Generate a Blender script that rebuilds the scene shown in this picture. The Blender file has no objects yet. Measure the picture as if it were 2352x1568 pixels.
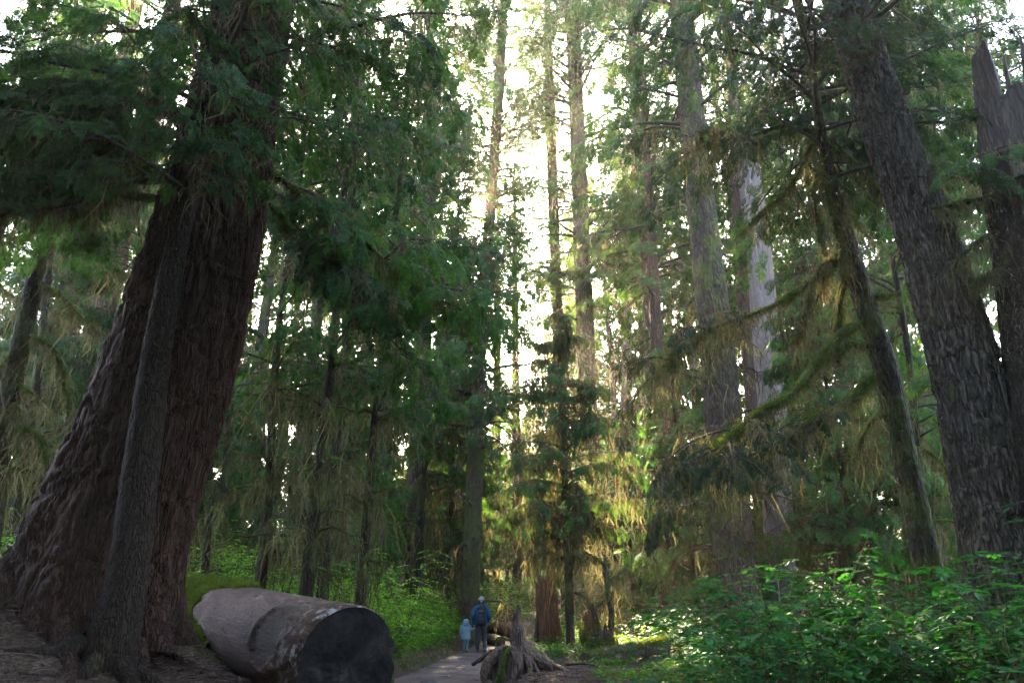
import bpy, math, random
import numpy as np
from mathutils import Vector, Quaternion, Matrix
R0 = np.random.default_rng(7)
C = bpy.context.scene.collection
rad = math.radians

# ------------------------------------------------------------------ camera
PITCH = rad(20.9)
CAMP = np.array([0.0, 0.0, 1.5])
F = 1568.0
def px(x, y, D):
    """the point at horizontal distance D along the sight line of photo pixel (x, y) of a 2352 x 1568 frame"""
    u = (x - 1176) / F; v = (784 - y) / F
    d = np.array([u, math.cos(PITCH) - v * math.sin(PITCH), math.sin(PITCH) + v * math.cos(PITCH)])
    return CAMP + d * (D / d[1])
def depth_of(y, D):
    v = (784 - y) / F
    return D / (math.cos(PITCH) - v * math.sin(PITCH))

# ------------------------------------------------------------------ noise
def vnoise(x, y, seed=0, wrap=None):
    xi = np.floor(x).astype(np.int64); yi = np.floor(y).astype(np.int64)
    fx = x - xi; fy = y - yi
    fx = fx * fx * (3 - 2 * fx); fy = fy * fy * (3 - 2 * fy)
    def h(a, b):
        if wrap: a = a % wrap
        n = (a * 374761393 + b * 668265263 + seed * 974711) & 0x7fffffff
        n = ((n ^ (n >> 13)) * 1274126177) & 0x7fffffff
        return ((n ^ (n >> 16)) & 0xffff) / 65535.0
    return (h(xi, yi) * (1 - fx) + h(xi + 1, yi) * fx) * (1 - fy) + (h(xi, yi + 1) * (1 - fx) + h(xi + 1, yi + 1) * fx) * fy
def fbm(x, y, seed=0, o=4):
    s = 0; a = .5
    for i in range(o):
        s = s + a * vnoise(x * 2 ** i + 13.1 * i, y * 2 ** i + 7.7 * i, seed + i); a *= .5
    return s
def sstep(a, b, x):
    t = np.clip((x - a) / (b - a), 0, 1); return t * t * (3 - 2 * t)

# ------------------------------------------------------------------ mesh builder
class MB:
    def __init__(self): self.v = []; self.f = {}; self.n = 0
    def add(self, V, Fc):
        V = np.asarray(V, dtype=np.float32).reshape(-1, 3); Fc = np.asarray(Fc, dtype=np.int64)
        if len(V) == 0 or len(Fc) == 0: return
        self.v.append(V); self.f.setdefault(Fc.shape[1], []).append(Fc + self.n); self.n += len(V)
    def arrays(self):
        return np.concatenate(self.v), {k: np.concatenate(f) for k, f in self.f.items()}
    def add_mb(self, o, M=None):
        if o.n == 0: return
        V, Fs = o.arrays()
        if M is not None: V = V @ M[:3, :3].T + M[:3, 3]
        base = self.n; self.v.append(V.astype(np.float32)); self.n += len(V)
        for k, f in Fs.items(): self.f.setdefault(k, []).append(f + base)
    def build(self, name, mat, parent=None, smooth=False, loc=None):
        me = bpy.data.meshes.new(name)
        if self.n:
            V, Fs = self.arrays()
            me.vertices.add(len(V)); me.vertices.foreach_set('co', V.ravel())
            loops = np.concatenate([f.ravel() for f in Fs.values()])
            tot = np.concatenate([np.full(len(f), k, dtype=np.int32) for k, f in Fs.items()])
            me.loops.add(len(loops)); me.loops.foreach_set('vertex_index', loops.astype(np.int32))
            me.polygons.add(len(tot))
            me.polygons.foreach_set('loop_start', np.concatenate([[0], np.cumsum(tot)[:-1]]).astype(np.int32))
            me.polygons.foreach_set('use_smooth', np.full(len(tot), smooth))
            me.update(calc_edges=True)
        me.materials.append(mat)
        o = bpy.data.objects.new(name, me); C.objects.link(o)
        if parent is not None: o.parent = parent
        if loc is not None: o.location = loc
        return o

def tag(o, label=None, cat=None, group=None, kind=None):
    if label: o['label'] = label
    if cat: o['category'] = cat
    if group: o['group'] = group
    if kind: o['kind'] = kind
    return o
def thing(name, loc, label, cat, group=None):
    o = bpy.data.objects.new(name, None); C.objects.link(o)
    o.location = [float(a) for a in loc]; o.empty_display_size = .2
    return tag(o, label, cat, group)
KIDS = {}
def copy_thing(o, loc, rot=None, scale=None, label=None, group=None):
    c = o.copy(); C.objects.link(c); c.location = [float(a) for a in loc]
    if rot is not None: c.rotation_mode = 'QUATERNION'; c.rotation_quaternion = rot
    if scale is not None: c.scale = (scale, scale, scale) if np.isscalar(scale) else scale
    if label: c['label'] = label
    if group: c['group'] = group
    for k in kids(o):
        d = k.copy(); C.objects.link(d); d.parent = c
        for g in kids(k):
            e = g.copy(); C.objects.link(e); e.parent = d
    return c
def kids(o): return [x for x in bpy.data.objects if x.parent == o]

# ------------------------------------------------------------------ materials
def new_mat(name):
    m = bpy.data.materials.new(name); m.use_nodes = True
    nt = m.node_tree; nt.nodes.clear()
    return m, nt, lambda t, **k: _node(nt, t, k)
def _node(nt, t, k):
    n = nt.nodes.new(t)
    for a, b in k.items():
        if a.startswith('i_'):
            key = a[2:]; n.inputs[int(key) if key.isdigit() else key].default_value = b
        else: setattr(n, a, b)
    return n
def ramp(N, stops, interp='LINEAR'):
    r = N('ShaderNodeValToRGB'); e = r.color_ramp.elements
    r.color_ramp.interpolation = interp
    while len(e) < len(stops): e.new(.5)
    for i, (p, c) in enumerate(stops):
        e[i].position = p; e[i].color = (*c, 1) if len(c) == 3 else c
    return r
def mixc(N, L, fac, a, b, mode='MIX'):
    m = N('ShaderNodeMix', data_type='RGBA', blend_type=mode)
    for s, v in ((0, fac), (6, a), (7, b)):
        if hasattr(v, 'links') or hasattr(v, 'is_linked'): L(v, m.inputs[s])
        else: m.inputs[s].default_value = v if s == 0 else (*v, 1)
    return m.outputs[2]
def leaf_mat(name, dark, mid, light, transl=.4, tint=(1.3, 1.25, .5), rough=.5, nscale=.9, spec=.18):
    m, nt, N = new_mat(name); L = nt.links.new
    g = N('ShaderNodeNewGeometry'); oi = N('ShaderNodeObjectInfo')
    n1 = N('ShaderNodeTexNoise', i_Scale=nscale, i_Detail=2.0); L(g.outputs['Position'], n1.inputs['Vector'])
    n2 = N('ShaderNodeTexNoise', i_Scale=nscale * 14, i_Detail=1.0); L(g.outputs['Position'], n2.inputs['Vector'])
    a = N('ShaderNodeMath', operation='MULTIPLY_ADD', i_1=.55, i_2=.0); L(n2.outputs['Fac'], a.inputs[0])
    b = N('ShaderNodeMath', operation='MULTIPLY_ADD', i_1=.6); L(n1.outputs['Fac'], b.inputs[0]); L(a.outputs[0], b.inputs[2])
    c = N('ShaderNodeMath', operation='MULTIPLY_ADD', i_1=.16, i_2=-.08); L(oi.outputs['Random'], c.inputs[0])
    d = N('ShaderNodeMath', operation='ADD'); L(b.outputs[0], d.inputs[0]); L(c.outputs[0], d.inputs[1])
    r = ramp(N, [(.38, dark), (.58, mid), (.8, light)]); L(d.outputs[0], r.inputs[0])
    p = N('ShaderNodeBsdfPrincipled', i_Roughness=rough); L(r.outputs[0], p.inputs['Base Color'])
    p.inputs['Specular IOR Level'].default_value = spec
    t = N('ShaderNodeBsdfTranslucent'); L(mixc(N, L, 1.0, r.outputs[0], tint, 'MULTIPLY'), t.inputs['Color'])
    mx = N('ShaderNodeMixShader', i_0=transl); L(p.outputs[0], mx.inputs[1]); L(t.outputs[0], mx.inputs[2])
    o = N('ShaderNodeOutputMaterial'); L(mx.outputs[0], o.inputs[0])
    return m
def bark_mat(name, c1, c2, c3, moss=0.0, scale=9.0, stretch=.16, bump=.8, mosscol=(.075, .085, .022), crack=.45):
    m, nt, N = new_mat(name); L = nt.links.new
    tc = N('ShaderNodeTexCoord'); mp = N('ShaderNodeMapping'); mp.inputs['Scale'].default_value = (1, 1, stretch)
    L(tc.outputs['Object'], mp.inputs[0])
    nd = N('ShaderNodeTexNoise', i_Scale=scale * .6, i_Detail=3.0); L(mp.outputs[0], nd.inputs['Vector'])
    wv = mixc(N, L, .12, mp.outputs[0], nd.outputs['Color'], 'LINEAR_LIGHT')
    v = N('ShaderNodeTexVoronoi', feature='DISTANCE_TO_EDGE', i_Scale=scale); L(wv, v.inputs['Vector'])
    vc = N('ShaderNodeTexVoronoi', feature='F1', i_Scale=scale); L(wv, vc.inputs['Vector'])
    n2 = N('ShaderNodeTexNoise', i_Scale=scale * 4, i_Detail=5.0, i_Roughness=.7); L(mp.outputs[0], n2.inputs['Vector'])
    n3 = N('ShaderNodeTexNoise', i_Scale=1.3, i_Detail=4.0); L(tc.outputs['Object'], n3.inputs['Vector'])
    edge = ramp(N, [(0, (0, 0, 0)), (.22, (1, 1, 1))]); L(v.outputs['Distance'], edge.inputs[0])
    h = N('ShaderNodeMath', operation='MULTIPLY_ADD', i_1=.45); L(n2.outputs['Fac'], h.inputs[0]); L(edge.outputs[0], h.inputs[2])
    bp = N('ShaderNodeBump', i_Strength=bump, i_Distance=.05); L(h.outputs[0], bp.inputs['Height'])
    sx = N('ShaderNodeSeparateColor'); L(vc.outputs['Color'], sx.inputs[0])
    col = mixc(N, L, sx.outputs[0], c1, c2)
    f2 = ramp(N, [(.42, (0, 0, 0)), (.7, (1, 1, 1))]); L(n2.outputs['Fac'], f2.inputs[0])
    col = mixc(N, L, f2.outputs[0], col, c3)
    inv = N('ShaderNodeMath', operation='MULTIPLY_ADD', i_1=-crack, i_2=crack); L(edge.outputs[0], inv.inputs[0])
    col = mixc(N, L, inv.outputs[0], col, tuple(a * .35 for a in c1))
    if moss > 0:
        sm = N('ShaderNodeMath', operation='MULTIPLY_ADD', i_1=.35); L(n2.outputs['Fac'], sm.inputs[0]); L(n3.outputs['Fac'], sm.inputs[2])
        fm = ramp(N, [(.86 - .42 * moss, (0, 0, 0)), (.98 - .42 * moss, (1, 1, 1))]); L(sm.outputs[0], fm.inputs[0])
        col = mixc(N, L, fm.outputs[0], col, mosscol)
    p = N('ShaderNodeBsdfPrincipled', i_Roughness=.85); L(col, p.inputs['Base Color']); L(bp.outputs[0], p.inputs['Normal'])
    p.inputs['Specular IOR Level'].default_value = .12
    o = N('ShaderNodeOutputMaterial'); L(p.outputs[0], o.inputs[0])
    return m
def plain_mat(name, a, b, scale=8.0, rough=.8, bump=.3, spec=.25, stretch=(1, 1, 1), dist=.02):
    m, nt, N = new_mat(name); L = nt.links.new
    tc = N('ShaderNodeTexCoord'); mp = N('ShaderNodeMapping'); mp.inputs['Scale'].default_value = stretch
    L(tc.outputs['Object'], mp.inputs[0])
    n = N('ShaderNodeTexNoise', i_Scale=scale, i_Detail=5.0, i_Roughness=.65); L(mp.outputs[0], n.inputs['Vector'])
    r = ramp(N, [(.35, a), (.65, b)]); L(n.outputs['Fac'], r.inputs[0])
    bp = N('ShaderNodeBump', i_Strength=bump, i_Distance=dist); L(n.outputs['Fac'], bp.inputs['Height'])
    p = N('ShaderNodeBsdfPrincipled', i_Roughness=rough); L(r.outputs[0], p.inputs['Base Color']); L(bp.outputs[0], p.inputs['Normal'])
    p.inputs['Specular IOR Level'].default_value = spec
    o = N('ShaderNodeOutputMaterial'); L(p.outputs[0], o.inputs[0])
    return m

M = {}
M['needle'] = leaf_mat('hemlock_needles', (.014, .042, .013), (.033, .098, .021), (.07, .18, .03), .48, (1.5, 1.35, .5))
M['needle_blue'] = leaf_mat('spruce_needles', (.012, .028, .014), (.026, .055, .025), (.05, .095, .04), .45, (1.4, 1.3, .6))
M['needle_far'] = leaf_mat('far_needles', (.018, .044, .015), (.036, .086, .022), (.066, .13, .032), .5, (1.6, 1.4, .55), nscale=.35)
M['lichen'] = leaf_mat('hanging_lichen', (.055, .05, .027), (.11, .10, .054), (.18, .165, .09), .52, (1.2, 1.15, .75), rough=.9, spec=.05)
M['moss'] = leaf_mat('green_moss', (.038, .062, .014), (.08, .118, .026), (.14, .185, .042), .35, (1.3, 1.2, .4), rough=.95, spec=.05, nscale=2.5)
M['huckle'] = leaf_mat('bright_shrub_leaves', (.06, .17, .010), (.14, .33, .018), (.25, .47, .03), .5, (1.3, 1.3, .3), rough=.5, spec=.1)
M['berry'] = leaf_mat('shrub_leaves', (.007, .048, .012), (.014, .095, .02), (.036, .165, .026), .42, (1.4, 1.35, .4), rough=.5, nscale=1.4, spec=.12)
M['cover'] = leaf_mat('ground_cover_leaves', (.035, .085, .015), (.07, .16, .022), (.14, .25, .04), .45, (1.3, 1.25, .35), rough=.55, nscale=1.6, spec=.1)
M['bark_red'] = bark_mat('red_fissured_bark', (.056, .025, .015), (.032, .018, .012), (.10, .056, .04), 0, 15, .10, 1.0)
M['bark_brown'] = bark_mat('brown_scaly_bark', (.025, .016, .011), (.034, .023, .016), (.048, .034, .025), .10, 16, .3, .8)
M['bark_grey'] = bark_mat('grey_fissured_bark', (.095, .074, .058), (.052, .038, .030), (.185, .152, .125), .12, 11, .15, 1.0, crack=.7)
M['bark_mid'] = bark_mat('grey_brown_bark', (.066, .047, .034), (.044, .032, .024), (.11, .085, .065), .45, 8, .2, .9)
M['bark_rust'] = bark_mat('rust_brown_bark', (.09, .045, .03), (.062, .033, .024), (.12, .08, .06), .25, 8, .18, .9)
M['bark_pale'] = bark_mat('pale_grey_bark', (.17, .155, .14), (.12, .105, .095), (.24, .22, .2), .15, 8, .2, .8)
M['bark_dark'] = bark_mat('dark_mossy_bark', (.048, .034, .024), (.032, .023, .017), (.06, .05, .03), .5, 12, .25, .9)
M['bark_mossy'] = bark_mat('mossy_brown_bark', (.11, .075, .052), (.08, .056, .04), (.15, .11, .08), .7, 10, .3, .9, mosscol=(.10, .095, .035))
M['twig'] = plain_mat('twig_bark', (.035, .027, .02), (.07, .055, .038), 20, .9, .3)
# ------------------------------------------------------------------ gaps cut into the crowns to let the low sun reach chosen spots
EL, AZ = rad(29), rad(-4)
SUNV = np.array([math.sin(AZ) * math.cos(EL), math.cos(AZ) * math.cos(EL), math.sin(EL)])
GAPS = [(px(1225, 1185, 22.5), 1.4), (px(1310, 1290, 22), .8), (px(1040, 650, 38), 2.3), (px(985, 560, 30), 1.6), (px(470, 1270, 17), .7), (px(1480, 1230, 27), .9), (px(985, 1230, 35), .9), (px(2180, 960, 11), .8)]
HERE = [None]
def shaded(O):
    """False where a bough would stand in one of the gaps"""
    if HERE[0] is None: return np.ones(len(O), bool)
    W = O + HERE[0]; ok = np.ones(len(O), bool)
    for T, r in GAPS:
        v = W - T; t = v @ SUNV; d = np.linalg.norm(v - t[:, None] * SUNV, axis=1)
        ok &= ~((t > 2.0) & (d < r * (.75 + .5 * vnoise(t * .8, t * 0, 3))))
    return ok
# ------------------------------------------------------------------ trunks
def spline(P, step):
    P = np.asarray(P, float)
    Q = np.vstack([2 * P[0] - P[1], P, 2 * P[-1] - P[-2]])
    out = []
    for i in range(1, len(Q) - 2):
        d = np.linalg.norm(Q[i + 1, :3] - Q[i, :3]); n = max(2, int(d / step))
        t = np.linspace(0, 1, n, endpoint=False)[:, None]
        p0, p1, p2, p3 = Q[i - 1], Q[i], Q[i + 1], Q[i + 2]
        out.append(.5 * (2 * p1 + (p2 - p0) * t + (2 * p0 - 5 * p1 + 4 * p2 - p3) * t ** 2 + (3 * p1 - p0 - 3 * p2 + p3) * t ** 3))
    out.append(P[-1:]); return np.vstack(out)
def frames(C_, ref=(0, 1, 0)):
    T = np.gradient(C_, axis=0); T /= np.linalg.norm(T, axis=1)[:, None] + 1e-9
    ref = np.array(ref, float)
    S = np.cross(T, ref); S /= np.linalg.norm(S, axis=1)[:, None] + 1e-9
    B_ = np.cross(T, S); return T, S, B_
def trunk_mesh(axis, nseg=24, step=.3, furrow=0.0, cell=.16, stretch=5.0, lump=.06, flare=0, flare_h=1.0, lobes=5, seed=0, cap=True, ref=(0, 1, 0)):
    """axis: rows x, y, z, radius, from the ground upward"""
    A = spline(axis, step); P = A[:, :3]; r = np.maximum(A[:, 3], .004)
    T, S, B_ = frames(P, ref)
    arc = np.concatenate([[0], np.cumsum(np.linalg.norm(np.diff(P, axis=0), axis=1))])
    th = np.linspace(0, 2 * np.pi, nseg, endpoint=False)
    TH, AR = np.meshgrid(th, arc)
    RR = r[:, None] * np.ones_like(TH)
    k = 6
    RR = RR * (1 + lump * 2 * (fbm(TH / (2 * np.pi) * k, AR / (2.5 * r[:, None] * 2 + .3), seed, 3) - .45)) if lump else RR
    if flare:
        rng = np.random.default_rng(seed + 5); ph = rng.uniform(0, 6.28, 3)
        lob = .5 + .5 * np.cos(lobes * TH + ph[0] + .6 * np.sin(2 * TH + ph[1]))
        RR = RR * (1 + flare * np.exp(-AR / flare_h) * (.45 + .75 * lob) + .25 * flare * np.exp(-AR / (flare_h * 2.6)) * lob)
    if furrow:
        circ = 2 * np.pi * r.mean(); ku = max(6, int(round(circ / cell)))
        U = TH / (2 * np.pi) * ku; Vv = AR / (cell * stretch)
        Vv = Vv + .8 * (vnoise(U * .5, Vv * 2, seed + 9) - .5)
        Uw = U + 1.1 * (vnoise(U, Vv * 3.1, seed + 3, ku) - .5)
        a = vnoise(Uw, Vv, seed + 11, ku) - .5; b = vnoise(Uw * 2, Vv * 2.3, seed + 12, ku * 2) - .5
        crack = np.exp(-(a / .085) ** 2) + .6 * np.exp(-(b / .10) ** 2)
        plate = vnoise(U * 3, Vv * 9, seed + 14, ku * 3) - .5
        RR = RR + furrow * (.45 - np.minimum(crack, 1.2)) + furrow * .5 * plate
    V = P[:, None] + RR[..., None] * (np.cos(TH)[..., None] * S[:, None] + np.sin(TH)[..., None] * B_[:, None])
    n = len(P); idx = np.arange(n * nseg).reshape(n, nseg); nx = np.roll(idx, -1, 1)
    Fq = np.stack([idx[:-1], nx[:-1], nx[1:], idx[1:]], -1).reshape(-1, 4)
    m = MB(); m.add(V.reshape(-1, 3), Fq)
    if cap:
        tip = P[-1] + T[-1] * r[-1] * .5
        m.add(np.vstack([V[-1], tip]), np.stack([np.arange(nseg), np.roll(np.arange(nseg), -1), np.full(nseg, nseg)], 1))
    return m
def axis_fn(axis):
    A = spline(axis, .5); z = A[:, 2]
    return lambda h: np.stack([np.interp(h, z, A[:, k]) for k in (0, 1, 2, 3)], -1)

# ------------------------------------------------------------------ sprays of needles
def spray_template(rng, lod):
    V = []; Fc = []
    def tri(p, d, l, w):
        n = np.array([-d[1], d[0], 0]); i = len(V)
        V.extend([p - n * w * .35, p + d * l * .55 + n * w * .5, p + d * l, p + d * l * .5 - n * w * .6]); Fc.append((i, i + 3, i + 2)); Fc.append((i, i + 2, i + 1))
    if lod == 'far':
        for k in range(7):
            s = .05 + .14 * k
            for sg in (-1, 1):
                a = sg * rng.uniform(.5, 1.0); tri(np.array([s, 0, 0]), np.array([math.cos(a), math.sin(a), 0]), .5 * (1.1 - s) + .1, .10)
        tri(np.array([.5, 0, 0]), np.array([1, 0, 0.]), .55, .14)
    else:
        nt = 11 if lod == 'near' else 7; nl = 6 if lod == 'near' else 3
        for k in range(nt):
            s = .04 + .93 * k / nt
            for sg in (-1, 1):
                a = sg * rng.uniform(.65, 1.0); l = (.5 * (1 - s) ** .75 + .08) * rng.uniform(.75, 1.15)
                d = np.array([math.cos(a), math.sin(a), rng.uniform(-.15, .1)]); p0 = np.array([s, 0, 0.])
                for j in range(nl):
                    t = (j + .5) / nl
                    for s2 in (-1, 1):
                        b = a + s2 * rng.uniform(.55, 1.0)
                        e = np.array([math.cos(b), math.sin(b), rng.uniform(-.25, .15)])
                        tri(p0 + d * l * t, e, (.095 if lod == 'near' else .14) * rng.uniform(.8, 1.3), .034 if lod == 'near' else .06)
                tri(p0 + d * l * .8, d, .1 if lod == 'near' else .18, .035 if lod == 'near' else .06)
        tri(np.array([.85, 0, 0]), np.array([1, 0, 0.]), .15, .05)
    V = np.array(V); V[:, 1] *= .78; V[:, 2] -= .38 * V[:, 0] ** 2
    V[:, 2] += rng.normal(0, .012, len(V))
    return V.astype(np.float32), np.array(Fc)
TPL = {l: [spray_template(np.random.default_rng(100 + i), l) for i in range(4)] for l in ('near', 'mid', 'far')}
def nrm(a): return a / (np.linalg.norm(a, axis=-1, keepdims=True) + 1e-9)
def place_sprays(mb, rng, O, Fd, S, lod, tilt=.3):
    """O origins, Fd forward directions, S sizes"""
    if len(O): k_ = shaded(O); O = O[k_]; Fd = Fd[k_]; S = S[k_]
    if len(O) == 0: return
    Fd = nrm(Fd); up = np.array([0, 0, 1.]) + rng.normal(0, tilt, O.shape)
    Y = nrm(np.cross(up, Fd)); Nn = np.cross(Fd, Y)
    which = rng.integers(0, 4, len(O))
    for t in range(4):
        m = which == t
        if not m.any(): continue
        V, Fc = TPL[lod][t]; k = m.sum()
        W = V[None, :, 0, None] * Fd[m][:, None] + V[None, :, 1, None] * Y[m][:, None] + V[None, :, 2, None] * Nn[m][:, None]
        W = O[m][:, None] + W * S[m][:, None, None]
        FF = Fc[None] + (np.arange(k) * len(V))[:, None, None]
        mb.add(W.reshape(-1, 3), FF.reshape(-1, 3))

# ------------------------------------------------------------------ branches
def branch_paths(rng, start, az, e0, L, droop, N=9, wander=.18, kink=.0):
    nb = len(az); s = np.linspace(0, 1, N)
    a = az[:, None] + np.cumsum(rng.normal(0, wander, (nb, N)), 1) * .5
    e = e0[:, None] - droop[:, None] * s[None] ** 1.15 + rng.normal(0, .05 + kink, (nb, N))
    d = np.stack([np.cos(a) * np.cos(e), np.sin(a) * np.cos(e), np.sin(e)], -1)
    seg = d * (L / (N - 1))[:, None, None]
    P = np.concatenate([np.zeros((nb, 1, 3)), np.cumsum(seg[:, :-1], 1)], 1) + start[:, None]
    return P
def tubes(mb, P, r0, r1, k=4):
    """P (nb, N, 3) polylines; r0, r1 (nb,) radii"""
    nb, N, _ = P.shape
    if nb == 0: return
    T = nrm(np.gradient(P, axis=1)); S = nrm(np.cross(T, np.array([.01, .02, 1.]))); U = np.cross(S, T)
    t = np.linspace(0, 1, N)[None]; r = r0[:, None] * (1 - t) ** .8 + r1[:, None]
    th = np.arange(k) * 2 * np.pi / k
    V = P[:, :, None] + r[:, :, None, None] * (np.cos(th)[None, None, :, None] * S[:, :, None] + np.sin(th)[None, None, :, None] * U[:, :, None])
    idx = np.arange(nb * N * k).reshape(nb, N, k); nx = np.roll(idx, -1, 2)
    Fq = np.stack([idx[:, :-1], nx[:, :-1], nx[:, 1:], idx[:, 1:]], -1).reshape(-1, 4)
    mb.add(V.reshape(-1, 3), Fq)
def samp(P, s):
    """points and tangents on polylines P (nb,N,3) at s (nb,m)"""
    N = P.shape[1]; x = np.clip(s, 0, .9999) * (N - 1); i = x.astype(int); f = (x - i)[..., None]
    b = np.arange(len(P))[:, None]
    p = P[b, i] * (1 - f) + P[b, i + 1] * f
    return p, nrm(P[b, i + 1] - P[b, i])
def strands(mb, rng, O, Ln, W):
    """hanging lichen: tapered wavy ribbons from O down"""
    if len(O): k_ = shaded(O); O = O[k_]; Ln = Ln[k_]; W = W[k_]
    n = len(O)
    if n == 0: return
    a = rng.uniform(0, 6.28, n); h = np.stack([np.cos(a), np.sin(a), np.zeros(n)], -1)
    lv = np.array([0, .3, .65, 1.0]); wv = np.array([.7, 1.0, .75, .12])
    sway = np.cumsum(rng.normal(0, .12, (n, 4, 2)), 1); sway[:, 0] = 0
    c = O[:, None] + np.concatenate([sway, np.zeros((n, 4, 1))], -1) * Ln[:, None, None]
    c[:, :, 2] -= lv[None] * Ln[:, None]
    off = h[:, None] * (W[:, None] * wv[None] * rng.uniform(.5, 1.4, (n, 4)) * .5)[..., None]
    V = np.stack([c - off, c + off], 2)
    idx = np.arange(n * 8).reshape(n, 4, 2)
    Fq = np.stack([idx[:, :-1, 0], idx[:, :-1, 1], idx[:, 1:, 1], idx[:, 1:, 0]], -1).reshape(-1, 4)
    mb.add(V.reshape(-1, 3), Fq)
def moss_on(mb, rng, P, per, length, width, s0=.08, s1=.95, clump=5, spread=.07):
    nb = len(P); k = max(1, int(per / clump))
    s = rng.uniform(s0, s1, (nb, k)); p, _ = samp(P, s)
    p = np.repeat(p.reshape(-1, 3), clump, 0)
    p = p + rng.normal(0, 1, p.shape) * np.array([spread, spread, .02])
    ln = np.repeat(rng.lognormal(-.15, .75, nb * k), clump) * rng.uniform(.2, 1.25, len(p)) * length
    strands(mb, rng, p, np.minimum(ln, length * 3.2), width * rng.uniform(.6, 1.5, len(p)))
def dress(rng, P, L, lod, fol, wood, moss, step=.22, spray=.42, latlen=.42, bare=.18, keep=.85, moss_per=0, moss_len=.3, moss_w=.02, K=3, lat_tubes=True, tipdown=.5):
    """laterals, sprays and lichen along the branch polylines P of lengths L"""
    nb = len(P); Mx = max(4, int(round(L.max() / step)))
    s = (np.arange(Mx) + .5)[None] / Mx * (1 - bare) + bare + rng.uniform(-.5, .5, (nb, Mx)) / Mx * .8
    s = np.clip(s, bare, .99)
    p, t = samp(P, s)
    use = (rng.random((nb, Mx)) < np.clip(keep * L / L.max() + .12, 0, keep)[:, None])
    sg = np.where(np.arange(Mx)[None] % 2 == 0, 1, -1) * np.ones((nb, 1))
    a = np.arctan2(t[..., 1], t[..., 0]) + sg * rng.uniform(.6, 1.2, (nb, Mx))
    e = np.arcsin(np.clip(t[..., 2], -1, 1)) * .7 - rng.uniform(-.05, .35, (nb, Mx))
    ll = L[:, None] * latlen * ((1 - s) ** .7 * .9 + .12) * rng.uniform(.55, 1.15, (nb, Mx))
    d = np.stack([np.cos(a) * np.cos(e), np.sin(a) * np.cos(e), np.sin(e)], -1)
    m = use.ravel(); p = p.reshape(-1, 3)[m]; d = d.reshape(-1, 3)[m]; ll = ll.ravel()[m]
    q = np.linspace(0, 1, 4)[None, :, None]
    LP = p[:, None] + d[:, None] * ll[:, None, None] * q - np.array([0, 0, tipdown])[None, None] * ll[:, None, None] * q ** 2 * .6
    if wood is not None and lat_tubes: tubes(wood, LP, np.full(len(LP), .007), np.full(len(LP), .0025), 3)
    # sprays on the laterals
    kk = (np.arange(K) + .6)[None] / K + rng.uniform(-.2, .2, (len(LP), K)) / K
    sp, st = samp(LP, np.clip(kk, .05, .99))
    need = np.clip(ll / (spray * .75), .6, K)
    ok = rng.random((len(LP), K)) < (need / K)[:, None]
    ok[:, -1] = True
    sd = np.where((np.arange(K)[None] + rng.integers(0, 2, (len(LP), 1))) % 2 == 0, 1, -1) * rng.uniform(.2, .9, (len(LP), K))
    sd[:, -1] *= .2
    side = nrm(np.cross(st, np.array([0, 0, 1.])))
    fd = st + side * sd[..., None] + rng.normal(0, .12, st.shape) - np.array([0, 0, .12])
    ok = ok.ravel(); O = sp.reshape(-1, 3)[ok]; Fd = fd.reshape(-1, 3)[ok]
    place_sprays(fol, rng, O, Fd, spray * rng.uniform(.65, 1.25, len(O)), lod)
    ti, tt = samp(P, np.full((nb, 1), .97)); place_sprays(fol, rng, ti[:, 0], tt[:, 0], np.full(nb, spray), lod)
    if moss is not None and moss_per:
        moss_on(moss, rng, P, moss_per, moss_len, moss_w)
        if len(LP): 
            pick = LP[rng.random(len(LP)) < .5]
            if len(pick): moss_on(moss, rng, pick, max(3, moss_per * .10), moss_len * .8, moss_w, clump=3)

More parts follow.
